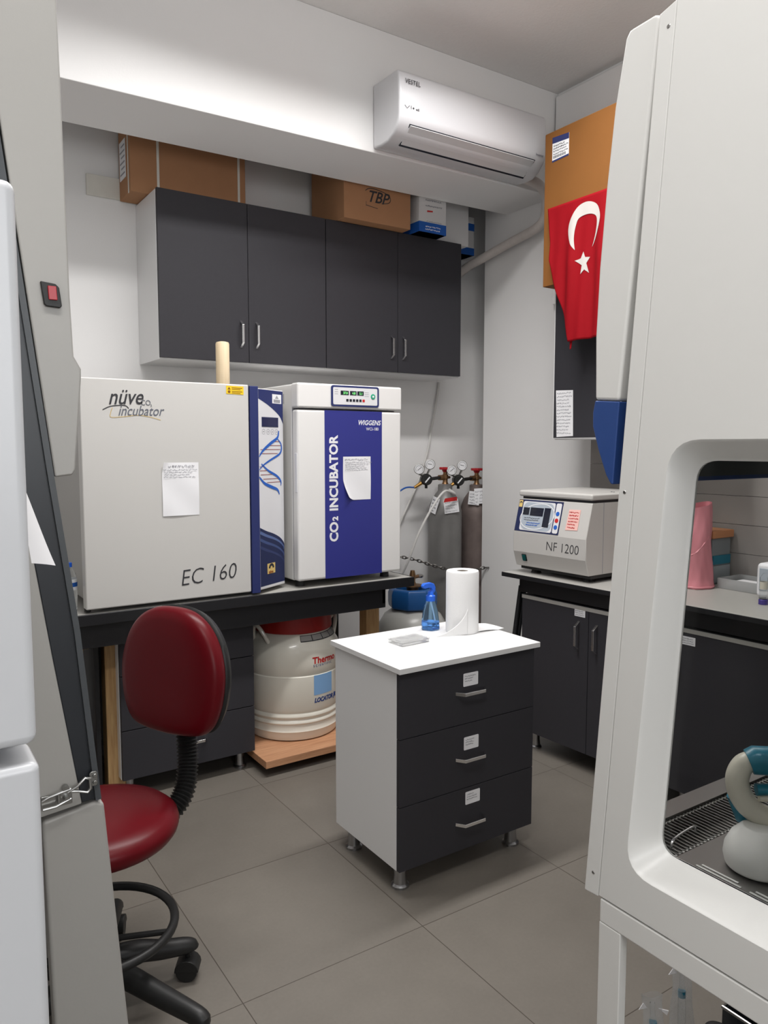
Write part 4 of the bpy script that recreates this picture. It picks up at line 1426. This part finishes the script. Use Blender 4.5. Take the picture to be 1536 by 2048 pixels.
t = thing('instrument_tray', 'clear shallow tray of wrapped instruments on the counter', 'tray', (3.15, 1.84, 0.88))
b = MB().box((3.06, 1.74, 0.881), (3.23, 1.95, 0.885))
for a, c in (((3.06, 1.74), (3.23, 1.744)), ((3.06, 1.946), (3.23, 1.95)), ((3.06, 1.744), (3.064, 1.946)), ((3.226, 1.744), (3.23, 1.946))):
    b.box((*a, 0.885), (*c, 0.925))
obj('tray_shell', b, mat('smoke_clear', (0.55, 0.56, 0.56), 0.2, trans=0.4, ior=1.2), t)
obj('wrapped_packs', MB().box((3.08, 1.76, 0.887), (3.20, 1.93, 0.905)).box((3.09, 1.78, 0.906), (3.17, 1.90, 0.915)), WTXT, t, bevel=0.004)

t = thing('heating_block', 'small white tabletop device at the window edge behind the hood', 'device', (3.02, 1.60, 0.88))
obj('shell', MB().box((2.93, 1.52, 0.896), (3.10, 1.70, 1.035)), WTXT, t, bevel=0.016, seg=3)
obj('front_panel', MB().box((2.927, 1.535, 0.925), (2.9305, 1.685, 1.015)), PGRAY, t, bevel=0.003)
obj('side_panel', MB().box((2.945, 1.7005, 0.92), (3.085, 1.703, 1.01)), PGRAY, t)
obj('base', MB().box((2.94, 1.53, 0.881), (3.09, 1.69, 0.897)), PGREY, t)

t = thing('sample_tube', 'upturned clear tube standing on its purple cap on the counter', 'tube', (2.90, 1.625, 0.88))
b0 = (2.885, 1.640, 0.881)
obj('cap', MB().lathe([(0.017, 0), (0.017, 0.018), (0.015, 0.020)], b0, 20), CAPP, t)
obj('tube_body', MB().lathe([(0.0145, 0.020), (0.0145, 0.105), (0.004, 0.122)], b0, 20), CLEAR, t)
obj('tube_label', MB().lathe([(0.0148, 0.06), (0.0148, 0.09)], b0, 20, caps=False), IVORY, t)

# ------------------------------------------------------------------ right biosafety hood
HX0, HX1 = 1.05, 2.25
YN = 0.05
t = thing('safety_cabinet', 'white biosafety cabinet with a rounded side window at right', 'safety cabinet', (1.65, 0.45, 0))
# side panel outline (y, z)
panel = [(0.878, 0.693), (0.771, 2.178), (YN, 2.178), (YN, 0.693)]


def loop_rr(TLy, TLz, BLy, BLz, y1, r, k=6):
    """rounded quad opening: far edge slanted from (BLy,BLz) to (TLy,TLz), near edge at y1"""
    cs = [Vector((TLy, TLz)), Vector((BLy, BLz)), Vector((y1, BLz)), Vector((y1, TLz))]
    out = []
    for i in range(4):
        p, a, c = cs[i], cs[i - 1], cs[(i + 1) % 4]
        ra = r
        d1 = (a - p).normalized()
        d2 = (c - p).normalized()
        for j in range(k + 1):
            f = j / k
            s0 = p + d1 * ra
            s2 = p + d2 * ra
            out.append((1 - f) ** 2 * s0 + 2 * f * (1 - f) * p + f * f * s2)
    return out


outer = loop_rr(0.760, 1.511, 0.823, 0.766, 0.14, 0.055)
bm = bmesh.new()
A = [bm.verts.new((HX0, y, z)) for y, z in panel]
Bv = [bm.verts.new((HX0, p.x, p.y)) for p in outer]
ea = [bm.edges.new((A[i], A[(i + 1) % 4])) for i in range(4)]
eb = [bm.edges.new((Bv[i], Bv[(i + 1) % len(Bv)])) for i in range(len(Bv))]
bmesh.ops.triangle_fill(bm, edges=ea + eb, use_beauty=True)
b2 = bmesh.new()


def win_loop(f, r):
    TL = Vector((0.760, 1.511)).lerp(Vector((0.750, 1.4775)), f)
    BL = Vector((0.823, 0.766)).lerp(Vector((0.796, 0.796)), f)
    return loop_rr(TL.x, TL.y, BL.x, BL.y, 0.14 + 0.03 * f, r)


loops = []
for f, dx, rr_ in ((0, 0.0, .055), (0.05, 0.0015, .054), (0.14, 0.008, .052), (0.5, 0.030, .045), (0.86, 0.052, .038), (0.95, 0.0575, .036), (1.0, 0.059, .035), (1.0, 0.066, .035)):
    cur = [b2.verts.new((HX0 + dx, p.x, p.y)) for p in win_loop(f, rr_)]
    if loops:
        pr = loops[-1]
        n = len(cur)
        for i in range(n):
            b2.faces.new((pr[i], pr[(i + 1) % n], cur[(i + 1) % n], cur[i]))
    loops.append(cur)
inner2 = win_loop(1.0, .035)
obj('window_recess', b2, HOODW, t, angle=60)
# rim of the panel turned inwards
A2 = [bm.verts.new((HX0 + 0.03, y, z)) for y, z in panel]
for i in range(4):
    bm.faces.new((A[i], A2[i], A2[(i + 1) % 4], A[(i + 1) % 4]))
obj('side_panel', bm, HOODW, t, angle=10)
obj('side_window', MB().prism([(HX0 + 0.061, p.x, p.y) for p in inner2], (0.004, 0, 0)), GLASS, t, angle=3, label='clear side window pane')
obj('far_panel', MB().prism([(HX1, y, z) for y, z in panel], (0.03, 0, 0)), HOODW, t)
obj('back_panel', MB().box((HX0 + 0.005, YN, 0.70), (HX1, YN + 0.02, 2.178)), HOODW, t)
obj('top_panel', MB().box((HX0 + 0.002, YN, 2.165), (HX1 + 0.03, 0.772, 2.178)), HOODW, t)
obj('filter_housing', MB().box((HX0 + 0.05, YN + 0.03, 1.56), (HX1, 0.80, 2.16)), HOODW, t)
# front side frame strip
strip = [(0.880, 0.689), (0.912, 0.687), (0.803, 2.171), (0.772, 2.180)]
for x in (HX0, HX1 - 0.01):
    b = MB().prism([(x, y, z) for y, z in strip], (0.04, 0, 0))
    s_ = obj('front_frame', b, HOODW, t, bevel=0.002)
    if x == HX0:
        for y, z in ((0.786, 2.146), (0.8455, 1.423), (0.892, 0.729)):
            obj('screw', MB().lathe([(0.0035, 0), (0.0025, 0.001)], (0, 0, 0), 10, Fr((HX0, y, z), (0, -1, 0), (0, 0, 1)).M()), STEEL, s_)
cover = [(0.806, 2.174), (0.816, 2.178), (0.864, 2.176), (0.872, 2.165), (0.891, 2.064), (0.905, 1.938), (0.916, 1.807), (0.921, 1.69), (0.918, 1.581), (0.866, 1.577)]
obj('front_cover', MB().prism([(HX0 + 0.004, y, z) for y, z in cover], (HX1 - HX0 + 0.02, 0, 0)), HOODW, t, bevel=0.006, seg=3)
bl = [(0.865, 1.576), (0.9175, 1.580), (0.922, 1.560), (0.9215, 1.535), (0.908, 1.494), (0.890, 1.451), (0.879, 1.435), (0.8745, 1.435)]
obj('sash_handle', MB().prism([(HX0 + 0.004, y, z) for y, z in bl], (HX1 - HX0 + 0.02, 0, 0)), BLUEH, t, bevel=0.004, label='blue front sash grip')
obj('sash_frame', MB().box((HX0 + 0.07, 0.848, 1.445), (HX1 - 0.02, 0.862, 1.56)), mat('smoky_frame', (0.05, 0.062, 0.066), 0.35), t, label='dark sash frame')
# work surface with front grille
obj('work_surface', MB().box((HX0 + 0.067, YN + 0.02, 0.780), (HX1, 0.772, 0.794)), STEELD, t, bevel=0.002)
obj('front_tray', MB().box((HX0 + 0.06, 0.772, 0.735), (HX1, 0.862, 0.740)).box((HX0 + 0.06, 0.862, 0.735), (HX1, 0.872, 0.798)).box((HX0 + 0.06, 0.872, 0.793), (HX1, 0.905, 0.798)), STEELD, t)
b = MB()
k = 0
x = HX0 + 0.07
while x < HX1 - 0.3 and k < 90:
    b.tube([(x, 0.774, 0.793), (x, 0.860, 0.793)], 0.0012, 6)
    x += 0.0105
    k += 1
for y in (0.776, 0.858):
    b.box((HX0 + 0.068, y - 0.002, 0.790), (HX1 - 0.3, y + 0.002, 0.792))
obj('air_grille', b, ZINC, t)
hb = smooth_pts([(1.135, 0.792, 0.795), (1.138, 0.792, 0.806), (1.16, 0.796, 0.809), (1.215, 0.803, 0.807), (1.222, 0.803, 0.797)], 5)
obj('tray_handle', MB().tube(hb, 0.0022, 8), CHROME, t)
b = MB()
for k in range(6):
    y0 = 0.735 - k * 0.095
    b.box((HX0 + 0.072, y0 - 0.08, 0.7942), (HX0 + 0.076, y0, 0.7952)).box((HX0 + 0.081, y0 - 0.07, 0.7942), (HX0 + 0.085, y0 - 0.005, 0.7952))
obj('side_slots', b, HOODW, t)
obj('lower_front', MB().box((HX0 + 0.03, 0.874, 0.70), (HX1, 0.90, 0.792)), HOODW, t)
obj('floor_pan', MB().box((HX0 + 0.03, YN, 0.70), (HX1, 0.872, 0.712)), HOODW, t)
# stand
ST = thing('cabinet_stand', 'white metal stand carrying the biosafety cabinet', 'stand', (1.65, 0.45, 0))
zr = 0.689
b = MB().box((HX0, 0.10, zr - 0.044), (HX0 + 0.02, 0.876, zr)).box((HX1, 0.10, zr - 0.044), (HX1 + 0.02, 0.876, zr))
b.box((HX0 + 0.02, 0.855, zr - 0.044), (HX1, 0.876, zr)).box((HX0 + 0.02, 0.10, zr - 0.044), (HX1, 0.12, zr))
obj('frame', b, HOODW, ST, bevel=0.003)
for x in (HX0, HX1):
    for y0, y1 in ((0.829, 0.8765), (0.10, 0.148)):
        obj('leg', MB().box((x, y0, 0.0), (x + 0.02, y1, zr - 0.044)), HOODW, ST, bevel=0.002)

# pipette controller inside the hood
t = thing('pipette_controller', 'ivory and teal pipette controller on its base inside the hood', 'pipette controller', (1.20, 0.64, 0.80))
b = MB()
bx, by = 1.200, 0.672
prof = [(0.046, 0), (0.054, 0.004), (0.058, 0.02), (0.056, 0.036), (0.046, 0.056), (0.032, 0.070), (0.028, 0.074)]
b.lathe(prof, (0, 0, 0), 40, Matrix.Translation((bx, by, 0.7945)) @ Matrix.Diagonal((0.9, 0.95, 1.0, 1)))
obj('base', b, HOODW, t, bevel=0.003)
hp = smooth_pts([(bx + 0.016, by + 0.021, 0.971), (bx + 0.004, by + 0.034, 0.962), (bx - 0.003, by + 0.040, 0.938), (bx + 0.0, by + 0.036, 0.912), (bx + 0.010, by + 0.022, 0.888), (bx + 0.030, by + 0.0, 0.874), (bx + 0.07, by - 0.030, 0.872)], 6)
obj('grip', MB().tube(hp, [0.0155 + 0.004 * math.sin(PI * i / (len(hp) - 1)) for i in range(len(hp))], 16), IVORY, t)
obj('nose', MB().tube([(bx + 0.009, by + 0.028, 0.967), (bx + 0.016, by + 0.021, 0.971), (bx + 0.09, by - 0.048, 0.972)], [0.021, 0.024, 0.024], 16), TEAL, t)
obj('heel', MB().tube([(bx + 0.004, by + 0.048, 0.905), (bx + 0.020, by + 0.034, 0.866)], [0.014, 0.019], 14), TEAL, t)
obj('trigger', MB().tube([(bx + 0.014, by + 0.016, 0.922), (bx + 0.07, by - 0.030, 0.926)], 0.010, 12), TEAL, t)
obj('trigger_pin', MB().tube([(bx + 0.017, by + 0.012, 0.908), (bx + 0.08, by - 0.038, 0.910)], 0.006, 10), IVORY, t)

# things below the hood
FILM = mat('clear_film', (0.88, 0.90, 0.92), 0.15, trans=0.8, ior=1.08)


def pipette_pack(x, y, h, lean, label):
    t = thing('wrapped_pipette', label, 'pipette', (x, y, 0))
    top = Vector((x + lean[0], y + lean[1], h))
    bot = Vector((x, y, 0.0))
    ax = (top - bot).normalized()
    obj('pipette', MB().tube([bot + ax * 0.008, bot.lerp(top, 0.80), bot.lerp(top, 0.84), bot.lerp(top, 0.94)], [0.008, 0.008, 0.005, 0.005], 12), CLEAR, t)
    obj('filter_plug', MB().tube([bot.lerp(top, 0.76), bot.lerp(top, 0.80)], 0.0084, 12), TEAL, t)
    e = Vector((0.8, -0.6, 0))
    n_ = Vector((-0.6, -0.8, 0))
    b = MB()
    for s_ in (0.010, -0.010):
        b.grid(lambda a, c: bot + (top - bot) * (0.01 + 0.99 * c) + e * ((a - 0.5) * 0.05 * (1 - 0.15 * math.sin(c * 9))) + n_ * (s_ * math.sin(PI * a) + 0.003 * math.sin(c * 25 + a * 6)), 8, 24)
    obj('wrapper', b, FILM, t, recalc=False, angle=80)
    b = MB()
    b.prism([top - ax * 0.02 - e * 0.02, top - ax * 0.035 - e * 0.03, top - ax * 0.03 - e * 0.012], n_ * 0.002)
    obj('wrapper_corner', b, WTXT, t)
    b = MB()
    b.prism([top - ax * 0.03 + e * 0.012, top - ax * 0.045 + e * 0.03, top - ax * 0.035 + e * 0.034], n_ * 0.002)
    obj('wrapper_corner', b, WTXT, t)
    return t


pipette_pack(1.435, 0.955, 0.345, (0.03, 0.03), 'tall clear-wrapped pipette under the hood, nearer the middle')
pipette_pack(1.365, 0.965, 0.305, (-0.005, 0.02), 'shorter clear-wrapped pipette under the hood beside the stand leg')
o = obj('black_canister', MB().lathe([(0.030, 0), (0.030, 0.255), (0.026, 0.272), (0.014, 0.278)], (1.424, 0.868, 0.0), 28), BLACKP)
tag(o, 'round black canister top under the hood beside the wire basket', 'canister')
t = thing('wire_basket', 'dark metal basket with a chrome rim under the hood', 'basket', (1.52, 0.74, 0))
b = MB().box((1.475, 0.63, 0.0), (1.60, 0.89, 0.006))
b.box((1.475, 0.63, 0.006), (1.479, 0.89, 0.285)).box((1.596, 0.63, 0.006), (1.60, 0.89, 0.285)).box((1.479, 0.886, 0.006), (1.596, 0.89, 0.285)).box((1.479, 0.63, 0.006), (1.596, 0.634, 0.285))
obj('bin', b, DGREY, t)
obj('rim', MB().tube([(1.475, 0.63, 0.288), (1.475, 0.89, 0.288), (1.60, 0.89, 0.288), (1.60, 0.63, 0.288)], 0.004, 8, closed=True), STEELD, t)

# ------------------------------------------------------------------ left hood (side view)
LY = 1.20
LD = 0.93
t = thing('laminar_hood', 'grey laminar flow hood with sloping black front at left', 'hood', (0.0, LY + LD / 2, 0))


def lp(poly, y0, y1):
    return MB().prism([(x, y0, z) for x, z in poly], (0, y1 - y0, 0))


lower = [(0.182, 0.938), (0.262, 0.950), (0.2725, 0.944), (0.340, 0.0), (0.200, 0.0)]
obj('lower_side', lp(lower, LY, LY + 0.03), GREYP, t, bevel=0.006, seg=3)
obj('lower_side', lp(lower, LY + LD - 0.03, LY + LD), GREYP, t)
obj('lower_body', MB().box((-0.45, LY + 0.01, 0.55), (0.175, LY + LD, 0.938)), GREYP, t, bevel=0.005)
obj('stand_leg', MB().box((-0.42, LY + 0.06, 0), (-0.37, LY + 0.11, 0.55)).box((-0.42, LY + LD - 0.11, 0), (-0.37, LY + LD - 0.06, 0.55)), GREYP, t)
# sloping black frame: right edge and left edge (x, z) at the side plane
rf = [(0.268, 0.953), (0.2455, 1.22), (0.2165, 1.457), (0.160, 1.955), (0.115, 2.32)]
lfp = [(0.240, 0.951), (0.205, 1.19), (0.178, 1.386), (0.128, 1.75), (0.085, 2.06), (0.05, 2.32)]
blk = rf + lfp[::-1]
obj('front_frame', lp(blk, LY + 0.004, LY + 0.05), DGREY, t, bevel=0.002)
obj('front_frame', lp(blk, LY + LD - 0.05, LY + LD - 0.004), DGREY, t)
rim = rf + [(x - 0.0085, z - 0.001) for x, z in rf[::-1]]
obj('frame_rim', lp(rim, LY - 0.002, LY + 0.052), DGREY2, t)
gl = [(x - 0.012, z) for x, z in rf] + [(x - 0.018, z) for x, z in rf[::-1]]
obj('front_glass', lp(gl, LY + 0.05, LY + LD - 0.05), GLASS, t, label='tinted sloping front glass')
upper = [(0.180, 0.942)] + lfp[::1] + [(-0.45, 2.32), (-0.45, 0.942)]
upper = [(0.183, 0.945), (0.240, 0.951), (0.205, 1.19), (0.178, 1.386), (0.128, 1.75), (0.085, 2.06), (0.05, 2.32), (-0.45, 2.32), (-0.45, 0.945)]
obj('upper_side', lp(upper, LY, LY + 0.03), GREYP, t, bevel=0.003)
obj('upper_side', lp(upper, LY + LD - 0.03, LY + LD), GREYP, t)
obj('rear_panel', MB().box((-0.45, LY + 0.03, 0.94), (-0.42, LY + LD - 0.03, 2.32)), GREYP, t)
obj('filter_housing', MB().box((-0.42, LY + 0.03, 1.9), (0.04, LY + LD - 0.03, 2.32)), GREYP, t)
cov = [(0.2175, 1.455), (0.242, 1.458), (0.2465, 1.466), (0.2588, 1.60), (0.2592, 1.614), (0.2495, 1.632), (0.2468, 1.72), (0.2455, 1.86), (0.2445, 2.0), (0.2425, 2.128), (0.240, 2.32), (0.117, 2.32), (0.163, 1.955)]
cv_ = obj('front_cover', lp(cov, LY - 0.003, LY + LD), GREYP, t, bevel=0.003)
sfr = Fr((0, LY - 0.003, 0), (1, 0, 0), (0, 0, 1))
sk = [(0.2065, 1.7345), (0.2265, 1.7325), (0.2315, 1.728), (0.2345, 1.702), (0.232, 1.699), (0.2135, 1.700), (0.2105, 1.703)]
sw = obj('rocker_switch', plate(MB(), sfr, sk, 0, 0.006), BLACKP, cv_, bevel=0.0015)
rk = obj('rocker', plate(MB(), sfr, [(0.2155, 1.7285), (0.227, 1.7285), (0.2282, 1.709), (0.2165, 1.709)], 0.006, 0.009), ROSE, sw, bevel=0.001)
# latch clip across the frame
lt = obj('latch', MB().box((0.181, LY - 0.004, 0.958), (0.225, LY, 0.978)), ZINC, t, bevel=0.001)
b = MB()
b.tube([(0.181, LY - 0.012, 0.975), (0.190, LY - 0.013, 0.9795), (0.222, LY - 0.012, 0.985)], 0.0022, 8)
b.tube([(0.182, LY - 0.012, 0.962), (0.200, LY - 0.013, 0.963), (0.222, LY - 0.012, 0.970)], 0.0022, 8)
b.tube([(0.205, LY - 0.012, 0.964), (0.205, LY - 0.012, 0.981)], 0.002, 8)
b.tube([(0.215, LY - 0.004, 0.986), (0.215, LY - 0.014, 0.986)], 0.005, 12)
b.tube([(0.216, LY - 0.004, 0.970), (0.216, LY - 0.014, 0.970)], 0.004, 12)
b.tube([(0.218, LY - 0.010, 0.979), (0.232, LY - 0.011, 0.986), (0.243, LY - 0.011, 0.996), (0.250, LY - 0.011, 0.993), (0.251, LY - 0.011, 0.978), (0.246, LY - 0.011, 0.973), (0.232, LY - 0.011, 0.978), (0.222, LY - 0.010, 0.980)], 0.0024, 8)
obj('latch_wire', b, ZINC, lt)
b = MB()
plate(b, sfr, rrect(0.2505, 0.978, 0.2625, 1.001, 0.004, 4), 0, 0.003)
for z in (0.9945, 0.984):
    b.lathe([(0.0035, 0), (0.0028, 0.0025)], (0, 0, 0), 12, sfr.M(0.258, z, 0.003))
obj('latch_plate', b, ZINC, lt, bevel=0.0008)

# ------------------------------------------------------------------ refrigerator at far left
FY = 0.62
t = thing('refrigerator', 'white two-door refrigerator at the left edge', 'refrigerator', (-0.2, 0.9, 0))
obj('body', MB().box((-0.50, FY + 0.06, 0.03), (0.094, 1.15, 1.688)), WHITE, t, bevel=0.012, seg=3)
FW = mat('fridge_door_white', (0.62, 0.63, 0.65), 0.28)
obj('upper_door', MB().box((-0.50, FY, 1.272), (0.0935, FY + 0.055, 1.692)), FW, t, bevel=0.008, seg=4)
ld = obj('lower_door', MB().box((-0.50, FY, 0.05), (0.0945, FY + 0.055, 1.258)), FW, t, bevel=0.007, seg=4)
obj('grip_recess', MB().box((-0.15, FY + 0.012, 1.2575), (0.068, FY + 0.045, 1.2595)), PGREY, ld)
obj('gasket', MB().box((-0.49, FY + 0.054, 0.06), (0.090, FY + 0.062, 1.68)), PGREY, t)
for x in (-0.45, 0.05):
    for y in (0.72, 1.1):
        obj('foot', MB().lathe([(0.02, 0), (0.018, 0.032)], (x, y, 0), 14), BLACKP, t)


def side_sheet(y0, y1, z0, z1, bend, label, seed):
    """sheet hanging on the refrigerator's right side, its lower corner swinging out"""
    b = MB()

    def f(a, c):
        y = y0 + (y1 - y0) * a
        z = z1 + (z0 + 0.024 * (1 - a) - z1) * c
        return (0.0955 + bend * (c ** 1.8) * (0.12 + 0.88 * a) + 0.002 * math.sin(7 * c + 3 * a), y, z)
    b.grid(f, 10, 20)
    o = obj('paper_note', b, PAPER, recalc=False, angle=80)
    tag(o, label, 'paper')
    return o


side_sheet(0.68, 0.82, 1.380, 1.60, 0.052, 'white sheet curling off the refrigerator side, lower of the two', 1)
side_sheet(0.69, 0.86, 1.52, 1.675, 0.010, 'white sheet lying on the refrigerator side, upper of the two', 2)

# ------------------------------------------------------------------ red chair
CX, CY = 0.425, 2.035
t = thing('office_chair', 'dark red vinyl office chair at the left hood', 'chair', (CX, CY, 0))
SX, SY = 0.452, 2.10
seat = MB()
n = 48
pr = [(0.0, 0.512), (0.10, 0.511), (0.165, 0.506), (0.20, 0.497), (0.217, 0.482), (0.221, 0.466), (0.217, 0.450), (0.208, 0.438), (0.19, 0.432)]
seat.lathe([(max(r, 0.002), z) for r, z in pr], (SX, SY, 0), 56)
obj('seat', seat, RED, t, angle=80)
obj('seat_pan', MB().lathe([(0.15, 0.424), (0.165, 0.432)], (SX, SY, 0), 40), BLACKP, t)
# backrest: local u along width, v up, normal towards the sitter
BN = Vector((-0.875, -0.484, 0))
BU = Vector((0.484, -0.875, 0))
BC = Vector((0.722, 2.215, 0.83))
tilt = 0.06
BV = (Vector((0, 0, 1)) - BN * tilt).normalized()
bf = Fr(BC, BU, BV)
half = [(0.0, 0.192), (0.07, 0.183), (0.125, 0.150), (0.163, 0.098), (0.183, 0.035), (0.186, -0.03), (0.172, -0.105), (0.140, -0.160), (0.085, -0.178), (0.0, -0.184)]
outl = smooth_pts([(-x, y) for x, y in half[::-1]][:-1] + half, 4)


def shell(sc, n0):
    return [bf.p(p[0] * sc, p[1] * sc, n0) for p in outl[:-1]]


def layered(levels):
    mb = MB()
    rings = []
    for sc, n0 in levels:
        rings.append([mb.bm.verts.new(q) for q in shell(sc, n0)])
    k = len(rings[0])
    for i in range(len(rings) - 1):
        for j in range(k):
            mb.bm.faces.new((rings[i][j], rings[i][(j + 1) % k], rings[i + 1][(j + 1) % k], rings[i + 1][j]))
    mb.bm.faces.new(rings[0])
    mb.bm.faces.new(rings[-1])
    return mb


obj('backrest', layered([(0.96, -0.012), (1.0, 0.0), (1.015, 0.015), (1.0, 0.032), (0.95, 0.043), (0.82, 0.050), (0.5, 0.053), (0.2, 0.054)]), RED, t, angle=80)
obj('back_shell', layered([(0.5, -0.064), (0.82, -0.056), (0.97, -0.036), (1.02, -0.014), (0.98, -0.004)]), BLACKP, t, angle=60)
# bellows tube between seat and back
bp = smooth_pts([(0.575, 2.12, 0.425), (0.66, 2.135, 0.430), (0.715, 2.155, 0.470), (0.742, 2.19, 0.535), (0.750, 2.215, 0.62), (0.752, 2.228, 0.72), (0.754, 2.232, 0.80)], 16)
dense = []
d_ = 0.0
rad = []
for i, p in enumerate(bp):
    if i:
        d_ += (p - bp[i - 1]).length
    dense.append(p)
bellow_pts, bellow_r = [], []
tot = d_
step = 0.0028
acc = [0.0]
for i in range(1, len(bp)):
    acc.append(acc[-1] + (bp[i] - bp[i - 1]).length)
s = 0.0
k = 0
while s < tot:
    i = max(j for j in range(len(acc)) if acc[j] <= s)
    i = min(i, len(bp) - 2)
    bellow_pts.append(bp[i].lerp(bp[i + 1], (s - acc[i]) / (acc[i + 1] - acc[i])))
    bellow_r.append(0.0295 + 0.0035 * math.sin(s / 0.0112 * 2 * PI))
    s += step
obj('bellows', MB().tube(bellow_pts, bellow_r, 20), BLACKP, t, angle=60)
obj('column', MB().lathe([(0.03, 0.09), (0.03, 0.24), (0.016, 0.245), (0.016, 0.43)], (CX, CY, 0), 20), BLACKP, t)
obj('mechanism', MB().box((SX - 0.09, SY - 0.06, 0.405), (SX + 0.13, SY + 0.06, 0.428)), BLACKP, t, bevel=0.006)
# foot ring
ring = [(CX + 0.02 + 0.195 * math.cos(2 * PI * i / 48), CY + 0.02 + 0.195 * math.sin(2 * PI * i / 48), 0.205) for i in range(48)]
obj('foot_ring', MB().tube(ring, 0.012, 12, closed=True), BLACKP, t)
b = MB()
for a in (-38, 82, 202):
    an = math.radians(a)
    b.tube([(CX + 0.025 * math.cos(an), CY + 0.025 * math.sin(an), 0.19), (CX + 0.02 + 0.19 * math.cos(an), CY + 0.02 + 0.19 * math.sin(an), 0.203)], 0.008, 10)
obj('ring_spokes', b, BLACKP, t)
for k, (a, L_) in enumerate(((-6, 0.245), (-60, 0.35), (66, 0.30), (138, 0.30), (210, 0.30))):
    an = math.radians(a)
    dx, dy = math.cos(an), math.sin(an)
    pts = [(CX + dx * 0.01, CY + dy * 0.01, 0.118), (CX + dx * 0.10, CY + dy * 0.10, 0.122), (CX + dx * L_ * 0.7, CY + dy * L_ * 0.7, 0.106), (CX + dx * L_, CY + dy * L_, 0.094), (CX + dx * (L_ + 0.010), CY + dy * (L_ + 0.010), 0.086)]
    ar = obj('base_arm', MB().tube(smooth_pts(pts, 5), [0.034 - 0.012 * min(1, i / 16) for i in range(21)], 14), BLACKP, t)
    wx, wy = CX + dx * L_, CY + dy * L_
    w = MB()
    ex = Vector((-dy, dx, 0)) if k != 0 else Vector((0.5, 0.86, 0))
    for s_ in (-1, 1):
        c = Vector((wx, wy, 0.030)) + ex * (0.015 * s_)
        w.tube([c - ex * 0.010, c + ex * 0.010], 0.030, 18)
    fwd = Vector((ex.y, -ex.x, 0))
    w.tube([Vector((wx, wy, 0.03)), Vector((wx, wy, 0.075))], 0.008, 8)
    hood_poly = []
    for i in range(9):
        an2 = PI * i / 8
        hood_poly.append(Vector((wx, wy, 0.030)) - ex * 0.027 + fwd * (0.034 * math.cos(an2)) + Vector((0, 0, 0.034 * math.sin(an2))))
    w.prism(hood_poly, ex * 0.054)
    obj('castor', w, BLACKP, ar, bevel=0.002)
